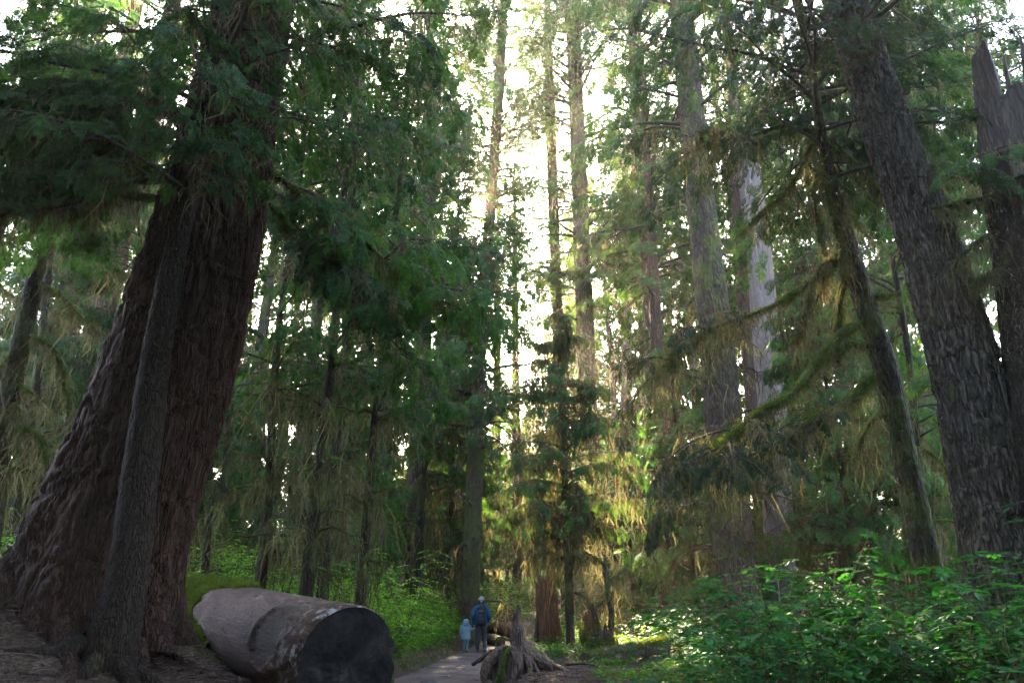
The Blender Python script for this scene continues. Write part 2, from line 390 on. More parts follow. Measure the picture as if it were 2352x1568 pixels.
def conifer_parts(seed, axis, z0, z1, nb, Lmax, lod, Lmin=.5, shape=.8, e0=(.1, .35), droop=(.5, 1.1), spray=.42, step=.24, moss_per=20, moss_len=.3, moss_w=.022,
                  K=3, az=None, azw=None, dead=0, dead_z=(1, 5), dead_L=(.5, 1.6), r_w=.014, lat_tubes=True, keep=.85, bare=.18, gaps=.0, zpow=1.0):
    rng = np.random.default_rng(seed); fn = axis_fn(axis)
    fol, wood, moss, coat = MB(), MB(), MB(), MB()
    u = (np.arange(nb) + rng.random(nb)) / nb; h = z0 + (z1 - z0) * u ** zpow
    t = (h - z0) / (z1 - z0)
    L = (Lmin + (Lmax - Lmin) * np.minimum(1, (1 - t) ** shape * 1.05) * np.minimum(1, .55 + t * 2.5)) * rng.uniform(.7, 1.15, nb)
    A = rng.uniform(0, 6.283, nb) if az is None else az + rng.normal(0, azw, nb)
    if gaps:
        g = vnoise(h * .45, A * 0 + seed, seed); ok = g > gaps * rng.uniform(.6, 1.3, nb); h, t, L, A = h[ok], t[ok], L[ok], A[ok]
    c = fn(h); st = c[:, :3] + np.stack([np.cos(A), np.sin(A), A * 0], -1) * c[:, 3:4] * .7
    P = branch_paths(rng, st, A, rng.uniform(*e0, len(A)) + .25 * t, L, rng.uniform(*droop, len(A)))
    tubes(wood, P, r_w * L * .8 + .008, np.full(len(L), .003), 5 if lod == 'near' else 4)
    dress(rng, P, L, lod, fol, wood, moss, step, spray, K=K, moss_per=moss_per, moss_len=moss_len, moss_w=moss_w, lat_tubes=lat_tubes, keep=keep, bare=bare)
    limbs = []
    if dead:
        h = rng.uniform(*dead_z, dead); A = rng.uniform(0, 6.283, dead); c = fn(h); L = rng.uniform(*dead_L, dead)
        st = c[:, :3] + np.stack([np.cos(A), np.sin(A), A * 0], -1) * c[:, 3:4] * .8
        P = branch_paths(rng, st, A, rng.uniform(-.1, .4, dead), L, rng.uniform(.2, 1.3, dead), kink=.25)
        if lod == 'near':
            for k in range(dead):
                lw, lc, lm = MB(), MB(), MB(); Pk = P[k:k + 1]
                tubes(lw, Pk, .012 + .012 * L[k:k + 1], np.full(1, .004), 6)
                limb_moss(lc, rng, Pk[0], .022 + .012 * L[k], .012)
                moss_on(moss, rng, Pk, moss_per * 1.6, moss_len * 1.15, moss_w, clump=6, spread=.03)
                limbs.append((lw, lc))
        else:
            tubes(wood, P, .02 + .014 * L, np.full(dead, .005), 5)
            moss_on(moss, rng, P, moss_per * 1.6, moss_len * 1.15, moss_w, clump=6, spread=.03)
    return dict(fol=fol, wood=wood, moss=moss, limbs=limbs)
def fuzz(mb, rng, P, per, l):
    nb = len(P); p, t = samp(P, rng.random((nb, per))); p = p.reshape(-1, 3); n = len(p)
    d = nrm(rng.normal(0, 1, (n, 3)) + np.array([0, 0, .2])); a = nrm(np.cross(d, rng.normal(0, 1, (n, 3))))
    b = p + d * .02; ll = l * rng.uniform(.5, 1.6, n)[:, None]
    V = np.stack([b - a * .008, b + a * .008, b + d * ll], 1)
    mb.add(V.reshape(-1, 3), np.arange(n * 3).reshape(n, 3))
def limb_moss(mb, rng, P, r0, r1, fz=260):
    """a furry sleeve of moss along one limb polyline P (N, 3)"""
    n = len(P); A = np.concatenate([P, np.linspace(r0, r1, n)[:, None]], 1)
    A[:, 2] += A[:, 3] * .25
    ph_ = rng.uniform(0, 50); arc_ = np.concatenate([[0], np.cumsum(np.linalg.norm(np.diff(P, axis=0), axis=1))]); pat = lambda a_: np.clip(2.6 * vnoise(a_ * 2.6 + ph_, a_ * 0, 5) - .45, .12, 1.25)
    A[:, 3] *= .45 + .65 * pat(arc_)
    t = trunk_mesh(A, nseg=9, step=.05, lump=.55, seed=int(rng.integers(1e6)))
    mb.add_mb(t)
    L = np.linalg.norm(np.diff(P, axis=0), axis=1).sum()
    k = int(fz * L); sk = rng.random(k); sk = sk[rng.random(k) < .15 + .8 * pat(sk * arc_[-1])]; k = len(sk); p, tg = samp(P[None], sk[None]); p = p[0]
    d = nrm(rng.normal(0, 1, (k, 3)) + np.array([0, 0, -.1])); d = nrm(d - (d * tg[0]).sum(-1, keepdims=True) * tg[0] * .8)
    a = nrm(np.cross(d, rng.normal(0, 1, (k, 3)))); b = p + d * r0 * .7; ll = (r0 * 1.1 * rng.uniform(.4, 1.4, k))[:, None]
    V = np.stack([b - a * .006, b + a * .006, b + d * ll - np.array([0, 0, 1.]) * ll * .3], 1)
    mb.add(V.reshape(-1, 3), np.arange(k * 3).reshape(k, 3))
def build_multi(name, items, parent):
    """one mesh with one material per builder in items"""
    m = MB(); cnt = []
    for b, mt, sm in items:
        if b.n: cnt.append((b, mt, sm))
    tot = MB(); 
    for b, mt, sm in cnt: tot.add_mb(b)
    o = tot.build(name, cnt[0][1], parent, False)
    # faces are stored grouped by size (in the order the sizes first appear), then by builder
    ks = list(tot.f.keys()); idx = []; smo = []
    for k in ks:
        for i, (b, mt, sm) in enumerate(cnt):
            n = sum(len(f) for f in b.f.get(k, []))
            idx.append(np.full(n, i, np.int32)); smo.append(np.full(n, sm))
    for b, mt, sm in cnt[1:]: o.data.materials.append(mt)
    o.data.polygons.foreach_set('material_index', np.concatenate(idx)); o.data.polygons.foreach_set('use_smooth', np.concatenate(smo))
    return o
def finish_tree(root, parts, trunk, bark, leaf='needle', twig='twig'):
    trunk.build('trunk', M[bark], root, True)
    if parts:
        if parts['fol'].n or parts['wood'].n: build_multi('crown', [(parts['wood'], M[twig], True), (parts['fol'], M[leaf], False)], root)
        if parts['moss'].n: parts['moss'].build('lichen_clumps', M['lichen'], root)
        for lw, lc in parts['limbs']:
            l = lw.build('limb', M[twig], root, True); lc.build('moss_sleeve', M['moss'], l, False)
    return root
# ------------------------------------------------------------------ terrain
PY = np.array([-6, 2, 6, 10, 13, 16, 20, 25, 31, 37, 43, 50, 60.])
PX = np.array([-2.2, -2.1, -1.95, -1.75, -1.6, -1.35, -1.15, -.85, -.35, .35, 1.6, 4.5, 9.])
PW = np.array([1.3, 1.3, 1.3, 1.25, 1.25, 1.2, 1.0, .85, .75, .65, .6, .6, .6])
def path_d(x, y):
    c = np.interp(y, PY, PX); w = np.interp(y, PY, PW); return x - c, w
def ground_z(x, y, fine=True):
    x = np.asarray(x, float); y = np.asarray(y, float)
    d, w = path_d(x, y); w = w + .25 * (fbm(y * .7, x * 0 + 3, 31, 2) - .4)
    dl = -d - w; dr = d - w
    left = .48 * sstep(0, .55, dl) + .75 * sstep(.4, 3.6, dl) + .02 * np.maximum(dl - 3, 0)
    right = .14 * sstep(0, .6, dr) + .10 * sstep(1, 5, dr) + .012 * np.maximum(dr - 2, 0)
    near = sstep(-3, 5, y)
    z = left * (.35 + .65 * near) + right
    z = z + .55 * np.exp(-(((x + 5.7) / 1.8) ** 2 + ((y - 8.6) / 2.2) ** 2))
    z = z + np.where(y > 30, .075 * (np.minimum(y, 75) - 30), 0) * sstep(30, 36, y)
    off = sstep(-.1, .8, np.maximum(dl, dr))
    z = z + off * (.5 * (fbm(x * .28, y * .28, 5, 3) - .45) + (.16 * (fbm(x * 1.3, y * 1.3, 8, 3) - .45) if fine else 0))
    z = z + (.03 * (fbm(x * 3, y * 3, 9, 2) - .4) if fine else 0)
    return z
def gz(x, y): return float(ground_z(np.array([x]), np.array([y]))[0])

def ground_material():
    m, nt, N = new_mat('forest_floor'); L = nt.links.new
    g = N('ShaderNodeNewGeometry')
    n1 = N('ShaderNodeTexNoise', i_Scale=.55, i_Detail=5.0, i_Roughness=.6); L(g.outputs['Position'], n1.inputs['Vector'])
    n2 = N('ShaderNodeTexNoise', i_Scale=22.0, i_Detail=4.0, i_Roughness=.7); L(g.outputs['Position'], n2.inputs['Vector'])
    n3 = N('ShaderNodeTexVoronoi', i_Scale=45.0); L(g.outputs['Position'], n3.inputs['Vector'])
    duff = ramp(N, [(.3, (.028, .018, .012)), (.52, (.06, .038, .025)), (.72, (.12, .08, .055))]); L(n2.outputs['Fac'], duff.inputs[0])
    moss = ramp(N, [(.3, (.02, .03, .008)), (.6, (.06, .075, .015)), (.8, (.10, .12, .03))]); L(n2.outputs['Fac'], moss.inputs[0])
    at = N('ShaderNodeAttribute', attribute_name='moss')
    ma = N('ShaderNodeMath', operation='MULTIPLY_ADD', i_1=.9, i_2=-.5); L(n1.outputs['Fac'], ma.inputs[0])
    mb_ = N('ShaderNodeMath', operation='ADD'); L(ma.outputs[0], mb_.inputs[0]); L(at.outputs['Fac'], mb_.inputs[1])
    f = ramp(N, [(.42, (0, 0, 0)), (.56, (1, 1, 1))]); L(mb_.outputs[0], f.inputs[0])
    col = mixc(N, L, f.outputs[0], duff.outputs[0], moss.outputs[0])
    h = N('ShaderNodeMath', operation='ADD'); L(n2.outputs['Fac'], h.inputs[0]); L(n3.outputs['Distance'], h.inputs[1])
    bp = N('ShaderNodeBump', i_Strength=.8, i_Distance=.03); L(h.outputs[0], bp.inputs['Height'])
    p = N('ShaderNodeBsdfPrincipled', i_Roughness=.95); L(col, p.inputs['Base Color']); L(bp.outputs[0], p.inputs['Normal'])
    p.inputs['Specular IOR Level'].default_value = .1
    o = N('ShaderNodeOutputMaterial'); L(p.outputs[0], o.inputs[0]); return m
def path_material():
    m, nt, N = new_mat('trodden_earth'); L = nt.links.new
    g = N('ShaderNodeNewGeometry')
    n1 = N('ShaderNodeTexNoise', i_Scale=1.4, i_Detail=4.0); L(g.outputs['Position'], n1.inputs['Vector'])
    n2 = N('ShaderNodeTexNoise', i_Scale=55.0, i_Detail=3.0, i_Roughness=.7); L(g.outputs['Position'], n2.inputs['Vector'])
    a = N('ShaderNodeMath', operation='MULTIPLY_ADD', i_1=.6); L(n1.outputs['Fac'], a.inputs[0])
    b = N('ShaderNodeMath', operation='MULTIPLY', i_1=.45); L(n2.outputs['Fac'], b.inputs[0]); L(b.outputs[0], a.inputs[2])
    r = ramp(N, [(.35, (.04, .027, .021)), (.52, (.082, .06, .048)), (.7, (.13, .10, .082))]); L(a.outputs[0], r.inputs[0])
    bp = N('ShaderNodeBump', i_Strength=.7, i_Distance=.02); L(n2.outputs['Fac'], bp.inputs['Height'])
    p = N('ShaderNodeBsdfPrincipled', i_Roughness=.9); L(r.outputs[0], p.inputs['Base Color']); L(bp.outputs[0], p.inputs['Normal'])
    p.inputs['Specular IOR Level'].default_value = .15
    o = N('ShaderNodeOutputMaterial'); L(p.outputs[0], o.inputs[0]); return m
def grid_mesh(xs, ys, zf):
    X, Y = np.meshgrid(xs, ys); Z = zf(X, Y); m = MB()
    idx = np.arange(X.size).reshape(X.shape)
    m.add(np.stack([X, Y, Z], -1).reshape(-1, 3), np.stack([idx[:-1, :-1], idx[:-1, 1:], idx[1:, 1:], idx[1:, :-1]], -1).reshape(-1, 4))
    return m, X.ravel(), Y.ravel()
xs = np.concatenate([np.linspace(-190, -40, 24)[:-1], np.linspace(-40, -10, 60)[:-1], np.linspace(-10, 9, 270)[:-1], np.linspace(9, 40, 60)[:-1], np.linspace(40, 190, 24)])
ys = np.concatenate([np.linspace(-60, -8, 16)[:-1], np.linspace(-8, 32, 440)[:-1], np.linspace(32, 75, 110)[:-1], np.linspace(75, 220, 30)])
gm, GX, GY = grid_mesh(xs, ys, ground_z)
ground = tag(gm.build('ground', ground_material(), None, True), 'dark forest floor of needle litter and moss', 'ground', kind='structure')
d_, w_ = path_d(GX, GY)
mossv = .25 + .62 * sstep(.0, .8, -d_ - w_) * sstep(9, 13, GY) + .3 * sstep(1.0, 3, d_ - w_) - .35 * np.exp(-(((GX - .9) / 1.6) ** 2 + ((GY - 15.5) / 1.8) ** 2))
at = ground.data.attributes.new('moss', 'FLOAT', 'POINT'); at.data.foreach_set('value', mossv.astype(np.float32))
# path: a ribbon lying just above the ground
py = np.linspace(3, 58, 420); pc = np.interp(py, PY, PX); pw = np.interp(py, PY, PW)
tt = np.linspace(-1, 1, 25)
edge = 1.0 + .22 * (fbm(py * 1.1, py * 0 + 2, 41, 3) - .45); edge2 = 1.0 + .22 * (fbm(py * 1.1, py * 0 + 9, 43, 3) - .45)
PXg = pc[:, None] + pw[:, None] * tt[None] * np.where(tt[None] < 0, edge[:, None], edge2[:, None]); PYg = py[:, None] + 0 * tt[None]
PZg = ground_z(PXg, PYg) + .03 * (1 - tt[None] ** 8) - .012 + .012 * (fbm(PXg * 6, PYg * 6, 77, 2) - .5)
pm = MB(); idx = np.arange(PXg.size).reshape(PXg.shape)
pm.add(np.stack([PXg, PYg, PZg], -1).reshape(-1, 3), np.stack([idx[:-1, :-1], idx[:-1, 1:], idx[1:, 1:], idx[1:, :-1]], -1).reshape(-1, 4))
tag(pm.build('path', path_material(), None, True), 'trodden brown earth footpath winding between mossy banks', 'path', kind='structure')

# ------------------------------------------------------------------ trees traced from the photograph, each at its own distance
def px_axis(rows, D, top=None, ground=True, rtop=.1):
    """rows: x, y, width in pixels (bottom to top) -> world axis rows x, y, z, r; the axis is carried down to the ground and up to height top"""
    A = []
    for r in rows:
        dd = r[3] if len(r) > 3 else D
        p = px(r[0], r[1], dd); A.append([*p, r[2] / F * depth_of(r[1], dd) / 2])
    A = np.array(A)
    if ground:
        b = A[0]; g = gz(b[0], b[1])
        if b[2] > g + .1:
            dirn = (A[1] - A[0]); dirn = dirn / max(dirn[2], .05)
            n = b - dirn * (b[2] - g) * .7; n[2] = g - .35; n[3] = b[3] * 1.06
            A = np.vstack([n, A])
        else: A[0, 2] = g - .35
    if top and A[-1, 2] < top:
        dirn = A[-1] - A[-2]; dirn = dirn / max(dirn[2], .05)
        n = A[-1] + dirn * (top - A[-1, 2]) * np.array([.7, .7, 1, 0]); n[2] = top; n[3] = rtop
        mid = (A[-1] * .5 + n * .5); mid[3] = A[-1, 3] * .62 + rtop * .3
        A = np.vstack([A, mid, n])
    base = A[0, :3].copy(); base[2] = gz(base[0], base[1])
    A[:, :3] -= base
    return base, A
def key_tree(name, label, cat, rows, D, top, bark, crown=None, leaf='needle_far', group=None, seed=1, **tk):
    base, A = px_axis(rows, D, top)
    root = thing(name, base, label, cat, group)
    tm = trunk_mesh(A, seed=seed, **tk)
    HERE[0] = base; parts = conifer_parts(seed, A, **crown) if crown else None; HERE[0] = None
    finish_tree(root, parts, tm, bark, leaf)
    return root, A

# the giant leaning trunk at the left
giant, giantA = key_tree('giant_conifer', 'giant dark leaning conifer with deeply furrowed red bark beside the cut log', 'tree',
    [(186, 1420, 330), (218, 1330, 318), (264, 1200, 306), (340, 1000, 286), (405, 800, 266), (462, 600, 238), (508, 400, 206), (538, 250, 188)], 9.0, 30, 'bark_red',
    dict(z0=6.5, z1=26, nb=40, Lmax=5.2, lod='near', Lmin=1.5, keep=.62, gaps=.25, droop=(.5, 1.2), spray=.40, step=.2, moss_per=150, moss_len=.32, moss_w=.016, K=4, r_w=.012, shape=.5), 'needle', None, 3,
    nseg=380, step=.035, furrow=.065, cell=.11, stretch=6, lump=.03, flare=.42, flare_h=.55, lobes=6)
# slimmer stem in front of it
slim, slimA = key_tree('hemlock_tree', 'slim smooth brown hemlock stem standing against the giant red trunk', 'tree',
    [(262, 1445, 104), (288, 1345, 86), (324, 1080, 76), (356, 828, 62), (408, 554, 47), (466, 302, 40), (500, 150, 36)], 8.0, 21, 'bark_brown',
    dict(z0=5.4, z1=20.5, nb=50, Lmax=4.6, lod='near', Lmin=.7, keep=.6, gaps=.2, droop=(.5, 1.1), spray=.36, step=.2, moss_per=100, moss_len=.26, moss_w=.012, K=4, r_w=.010), 'needle', None, 5,
    nseg=60, step=.06, furrow=.012, cell=.09, stretch=2.0, lump=.05, flare=.3, flare_h=.3, lobes=5)
def front_boughs():
    rng = np.random.default_rng(33); fol, wood, moss = MB(), MB(), MB(); fn = axis_fn(slimA); n = 26
    h = rng.uniform(5.6, 10.5, n); az = rng.normal(-1.35, .75, n); c_ = fn(h); L = rng.uniform(1.2, 2.6, n)
    st = c_[:, :3] + np.stack([np.cos(az), np.sin(az), az * 0], -1) * c_[:, 3:4] * .7
    P = branch_paths(rng, st, az, rng.uniform(.0, .4, n), L, rng.uniform(.5, 1.1, n)); tubes(wood, P, .008 + .008 * L, np.full(n, .003), 5)
    dress(rng, P, L, 'near', fol, wood, moss, .16, .26, .45, .15, keep=.75, moss_per=60, moss_len=.28, moss_w=.012, K=3)
    build_multi('crown', [(wood, M['twig'], True), (fol, M['needle'], False)], slim); moss.build('lichen_clumps', M['lichen'], slim)
front_boughs()
# right-hand grey fissured trunk
gr, grA = key_tree('grey_conifer', 'thick grey conifer with deeply fissured bark leaning left at the right edge', 'tree',
    [(2330, 1330, 190), (2296, 1200, 168), (2253, 1000, 152), (2205, 800, 136), (2150, 620, 124), (2096, 450, 110), (2040, 300, 100)], 11.0, 34, 'bark_grey',
    dict(z0=8.2, z1=31, nb=52, Lmax=4.6, lod='near', Lmin=1.0, droop=(.5, 1.2), spray=.42, step=.22, moss_per=80, moss_len=.3, moss_w=.018, K=3, shape=.5), 'needle', None, 11,
    nseg=240, step=.04, furrow=.055, cell=.105, stretch=4.5, lump=.04, flare=.35, flare_h=.8)
# tall trunks behind the path
def tall(z0, top, Lmax, nb, **k):
    d = dict(z0=z0, z1=top - .5, nb=nb, Lmax=Lmax, lod='mid', Lmin=.8, droop=(.45, 1.2), spray=.62, step=.36, moss_per=26, moss_len=.42, moss_w=.05, K=3, shape=.4, r_w=.026, lat_tubes=False, zpow=.8, dead=14, dead_z=(z0 * .55, z0), dead_L=(.8, 2.4), gaps=.27)
    d.update(k); return d
TR = [
 ('tall_conifer', 'slender tall conifer leaning right in the sun glow, left of centre', [(1112, 640, 27), (1120, 560, 26), (1136, 350, 25), (1152, 100, 23)], 44, 60, 'bark_rust', tall(19, 60, 5.6, 200), 'needle_far', dict(nseg=16)),
 ('tall_conifer', 'thin dark conifer in the brightest sky gap with short ragged branches', [(1283, 800, 26), (1275, 600, 25), (1264, 250, 23)], 45, 60, 'bark_mid', tall(19, 60, 4.4, 190), 'needle_far', dict(nseg=16)),
 ('tall_conifer', 'tall straight grey-brown conifer right of the sky gap, behind the young hemlock', [(1350, 900, 42), (1342, 700, 40), (1330, 400, 36), (1318, 100, 32)], 42, 62, 'bark_mid', tall(17, 62, 6.4, 210), 'needle_far', dict(nseg=24, step=.15, furrow=.03, cell=.16, stretch=4)),
 ('tall_conifer', 'tall rusty red-barked conifer with mossy limbs reaching left', [(1512, 960, 44), (1503, 780, 42), (1486, 500, 38), (1465, 200, 34), (1452, 0, 31)], 38, 60, 'bark_rust', tall(17, 60, 6.6, 210), 'needle_far', dict(nseg=28, step=.15, furrow=.03, cell=.14, stretch=4)),
 ('grey_trunked_conifer', 'slim pale grey conifer trunk with clean bark left of the rusty trunk', [(1440, 1120, 27), (1438, 900, 26), (1441, 600, 24), (1440, 500, 23)], 52, 44, 'bark_pale', tall(26, 44, 4.0, 60), 'needle_far', dict(nseg=16)),
 ('grey_trunked_conifer', 'thinnest pale grey trunk squeezed between the grey and rusty trunks', [(1484, 1000, 20), (1478, 850, 19), (1468, 640, 18)], 62, 46, 'bark_pale', tall(28, 46, 4.0, 55), 'needle_far', dict(nseg=12)),
 ('old_conifer', 'stout grey old conifer with shaggy mossy bark left of the bleached snag', [(1690, 1440, 92), (1680, 1200, 86), (1662, 1000, 80), (1648, 800, 76), (1625, 600, 68), (1600, 380, 60), (1578, 150, 54)], 22, 42, 'bark_mid', tall(17, 42, 5.0, 90, spray=.52, step=.3, moss_per=45, moss_len=.36, moss_w=.03, dead=24, dead_z=(1.5, 10)), 'needle', dict(nseg=90, step=.09, furrow=.045, cell=.13, stretch=3.4, flare=.4, flare_h=1)),
 ('mossy_conifer', 'mossy brown conifer trunk rising from shrubs left of the walkers', [(1080, 1350, 43), (1086, 1200, 40), (1094, 1000, 36), (1100, 880, 31)], 29, 17, 'bark_mossy', tall(7.6, 17, 3.8, 80, gaps=.15, zpow=1, dead=26, dead_z=(1, 9)), 'needle_far', dict(nseg=40, step=.12, furrow=.025, cell=.12, stretch=3, flare=.25, flare_h=.5)),
 ('red_conifer', 'reddish conifer trunk behind the left side of the giant trunk, nearest its edge', [(180, 980, 62), (215, 800, 58), (262, 600, 52), (320, 350, 46)], 23, 40, 'bark_rust', tall(15, 40, 4.6, 80), 'needle', dict(nseg=50, step=.12, furrow=.03, cell=.13, stretch=4)),
 ('red_conifer', 'purplish furrowed trunk at far left, behind the drooping dead tree', [(92, 1000, 56), (130, 830, 54), (180, 600, 50)], 28, 42, 'bark_rust', tall(15, 42, 4.6, 80), 'needle_far', dict(nseg=40, step=.15, furrow=.03, cell=.13, stretch=4)),
 ('slim_conifer', 'slim reddish trunk in the mist between leaning hemlock and mossy trunk', [(942, 1320, 27), (948, 1150, 25), (957, 1000, 24)], 36, 30, 'bark_rust', tall(13, 30, 3.2, 40), 'needle_far', dict(nseg=16)),
 ('slim_conifer', 'slim dark trunk behind the tall broken stump and the walkers', [(1188, 1380, 23), (1188, 1200, 22), (1186, 1000, 20)], 48, 36, 'bark_mid', tall(20, 36, 3.0, 40), 'needle_far', dict(nseg=16)),
 ('slim_conifer', 'slim hazy trunk just right of the mossy trunk by the walkers', [(1138, 1360, 21), (1140, 1150, 20), (1141, 950, 19)], 55, 38, 'bark_mid', tall(20, 38, 3.0, 40), 'needle_far', dict(nseg=14)),
 ('red_conifer', 'dark red trunk standing behind shrubs left of the stout grey conifer', [(1538, 1440, 40), (1532, 1280, 37), (1524, 1080, 34)], 29, 30, 'bark_rust', tall(13, 30, 3.4, 45), 'needle_far', dict(nseg=30, step=.15, furrow=.02, cell=.1)),
 ('dark_conifer', 'dark trunk behind the bleached snag with moss-hung lower limbs', [(1712, 700, 34), (1700, 500, 32), (1690, 300, 30)], 34, 40, 'bark_rust', tall(16, 40, 4.6, 80), 'needle_far', dict(nseg=20)),
]
for i, (nm, lb, rows, D, top, bk, cr, lf, tk) in enumerate(TR):
    k = dict(nseg=20, step=.3, lump=.05); k.update(tk)
    key_tree(nm, lb, 'tree', rows, D, top, bk, cr, lf, None, 30 + i, **k)
# ------------------------------------------------------------------ prototypes of the smaller trees
def proto(name, seed, H, r, crown, bark, leaf, label, tk=None, bend=.12):
    rng = np.random.default_rng(seed); zz = np.linspace(-.15, H, 8)
    A = np.stack([np.cumsum(rng.normal(0, bend, 8)) * .5, np.cumsum(rng.normal(0, bend, 8)) * .5, zz, r * (1 - np.clip(zz / H, 0, 1) * .92)], 1)
    A[0, :2] = 0; A[1:, :2] -= A[1, :2] * np.linspace(1, 0, 7)[:, None]
    k = dict(nseg=22, step=.12, lump=.09, furrow=.008, cell=.08, stretch=3, flare=.5, flare_h=.3, seed=seed); k.update(tk or {})
    root = thing(name, (0, 0, 0), label, 'tree')
    finish_tree(root, conifer_parts(seed, A, **crown), trunk_mesh(A, **k), bark, leaf); return root
def lean_quat(p, q, spin):
    d = Vector(q) - Vector(p); return Vector((0, 0, 1)).rotation_difference(d) @ Quaternion((0, 0, 1), spin)
USED = set()
def put(o, base, rot, sc_, label, group=None):
    if o.name not in USED:
        USED.add(o.name); o.location = [float(a) for a in base]; o.rotation_mode = 'QUATERNION'; o.rotation_quaternion = rot
        o.scale = (sc_,) * 3; o['label'] = label
        if group: o['group'] = group
        return o
    return copy_thing(o, base, rot, sc_, label, group)
def put_px(o, x0, y0, x1, y1, D, sc_, spin, label, group=None):
    a = px(x0, y0, D); b = px(x1, y1, D); g = gz(a[0], a[1]); d = b - a
    for _ in range(3):
        base = a - d * ((a[2] - g) / d[2]); g = gz(base[0], base[1])
    base[2] = g
    return put(o, base, lean_quat(base, b, spin), sc_, label, group)

HA = proto('hemlock_tree', 201, 17, .12, dict(z0=4.6, z1=16.8, nb=74, Lmax=3.7, lod='near', Lmin=.4, droop=(.45, 1.2), spray=.28, step=.17, gaps=.36, keep=.66, moss_per=38, moss_len=.5, moss_w=.017, K=3, dead=13, dead_z=(1.4, 5), dead_L=(.4, 1.7), r_w=.011), 'bark_dark', 'needle', 'x')
HB = proto('hemlock_tree', 202, 18, .135, dict(z0=5.6, z1=17.8, nb=74, Lmax=3.9, lod='near', Lmin=.4, droop=(.5, 1.3), spray=.29, step=.17, gaps=.36, keep=.66, moss_per=40, moss_len=.55, moss_w=.017, K=3, dead=14, dead_z=(1.2, 6), dead_L=(.4, 1.9), r_w=.011), 'bark_dark', 'needle', 'x')
g1 = 'mossy young hemlocks behind the cut log'
put_px(HA, 598, 1330, 652, 800, 14, .95, 0.4, 'thin mossy leaning hemlock with crooked stubs, nearest the giant trunk', g1)
put_px(HB, 703, 1370, 757, 800, 13.5, 1.0, 1.7, 'mossy hemlock stem with knobbly stubs, in front of two darker stems', g1)
put_px(HA, 742, 1350, 775, 900, 17, 1.2, 3.0, 'straight dark hemlock stem directly behind the knobbly mossy stem', g1)
put_px(HB, 682, 1330, 714, 950, 20, 1.3, 4.2, 'stout grey mossy hemlock showing left of the knobbly stem', g1)
put_px(HA, 828, 1375, 864, 950, 15, 1.0, 5.2, 'slender leaning hemlock with long lichen curtains beside the dark stump', g1)
g2 = 'hemlocks crowding behind the giant trunk'
put_px(HB, 60, 1000, 110, 600, 16, 1.0, 2.2, 'dense hemlock filling the far left edge behind the dead tree', g2)
put_px(HA, 260, 1000, 320, 600, 20, 1.15, 0.9, 'dense hemlock seen left of the giant trunk between reddish trunks', g2)
put_px(HB, 500, 1300, 560, 700, 22, 1.1, 5.7, 'dense hemlock showing just right of the giant trunk', g2)
put_px(HB, 962, 1340, 978, 700, 31, 1.7, 2.9, 'tall hazy hemlock glowing in the sun, behind the bright shrubs', g2)
put_px(HA, 1040, 1350, 1052, 700, 39, 1.9, 0.6, 'tall golden backlit hemlock left of the mossy brown trunk', g2)
g3 = 'hemlocks on the right bank'
put_px(HB, 1965, 1350, 1915, 700, 23, .95, 1.1, 'dense hemlock behind the mossy limbs, right of the bleached snag', g3)
put_px(HA, 2130, 1350, 2060, 700, 17, 1.05, 2.5, 'dark hemlock between the leaning mossy tree and grey trunk', g3)
put_px(HB, 2420, 1350, 2330, 700, 15, 1.05, 0.2, 'dark hemlock at the right edge behind the grey trunk', g3)

UA = proto('understory_hemlock', 211, 10, .10, dict(z0=.7, z1=9.9, nb=90, Lmax=2.9, lod='mid', Lmin=.3, droop=(.3, 1.0), spray=.44, step=.26, moss_per=22, moss_len=.3, moss_w=.03, K=3, lat_tubes=False, r_w=.01), 'bark_dark', 'needle', 'x')
UB = proto('understory_hemlock', 212, 8, .08, dict(z0=.5, z1=7.9, nb=80, Lmax=2.5, lod='mid', Lmin=.3, droop=(.3, 1.1), spray=.40, step=.24, moss_per=14, moss_len=.25, moss_w=.03, K=3, lat_tubes=False, r_w=.01), 'bark_dark', 'needle', 'x')
UC = proto('understory_hemlock', 213, 13, .13, dict(z0=2.4, z1=12.9, nb=110, Lmax=3.1, lod='mid', Lmin=.4, droop=(.4, 1.2), spray=.46, step=.27, moss_per=60, moss_len=.4, moss_w=.03, K=3, lat_tubes=False, r_w=.01, dead=14, dead_z=(.8, 3)), 'bark_dark', 'needle', 'x')
def conif(seed, H, r, z0, L, bark):
    return proto('tall_conifer', seed, H, r, dict(z0=z0, z1=H - .4, nb=165, Lmax=L, lod='far', Lmin=.6, droop=(.35, 1.1), spray=.74, step=.42, keep=.8, moss_per=12, moss_len=.6, moss_w=.09, K=3, shape=.75, lat_tubes=False, r_w=.016, gaps=.24), bark, 'needle_far', 'x', dict(nseg=14, step=.6, furrow=0), bend=.2)
CA = conif(221, 46, .5, 11, 6.0, 'bark_mid'); CB = conif(222, 50, .6, 14, 6.4, 'bark_rust'); CC = conif(223, 40, .42, 6, 5.4, 'bark_pale')
def zq(a): return Quaternion((0, 0, 1), a)
put_px(CB, 955, 1340, 972, 700, 42, 1.3, 1.3, 'very tall conifer rising above the young hemlocks to the top of the picture', 'tall conifers behind the young hemlocks')
put_px(CB, 2250, 1340, 2160, 700, 27, 1.0, 0.3, 'very tall conifer between the grey trunk and broken snag', 'tall conifers behind the right bank')
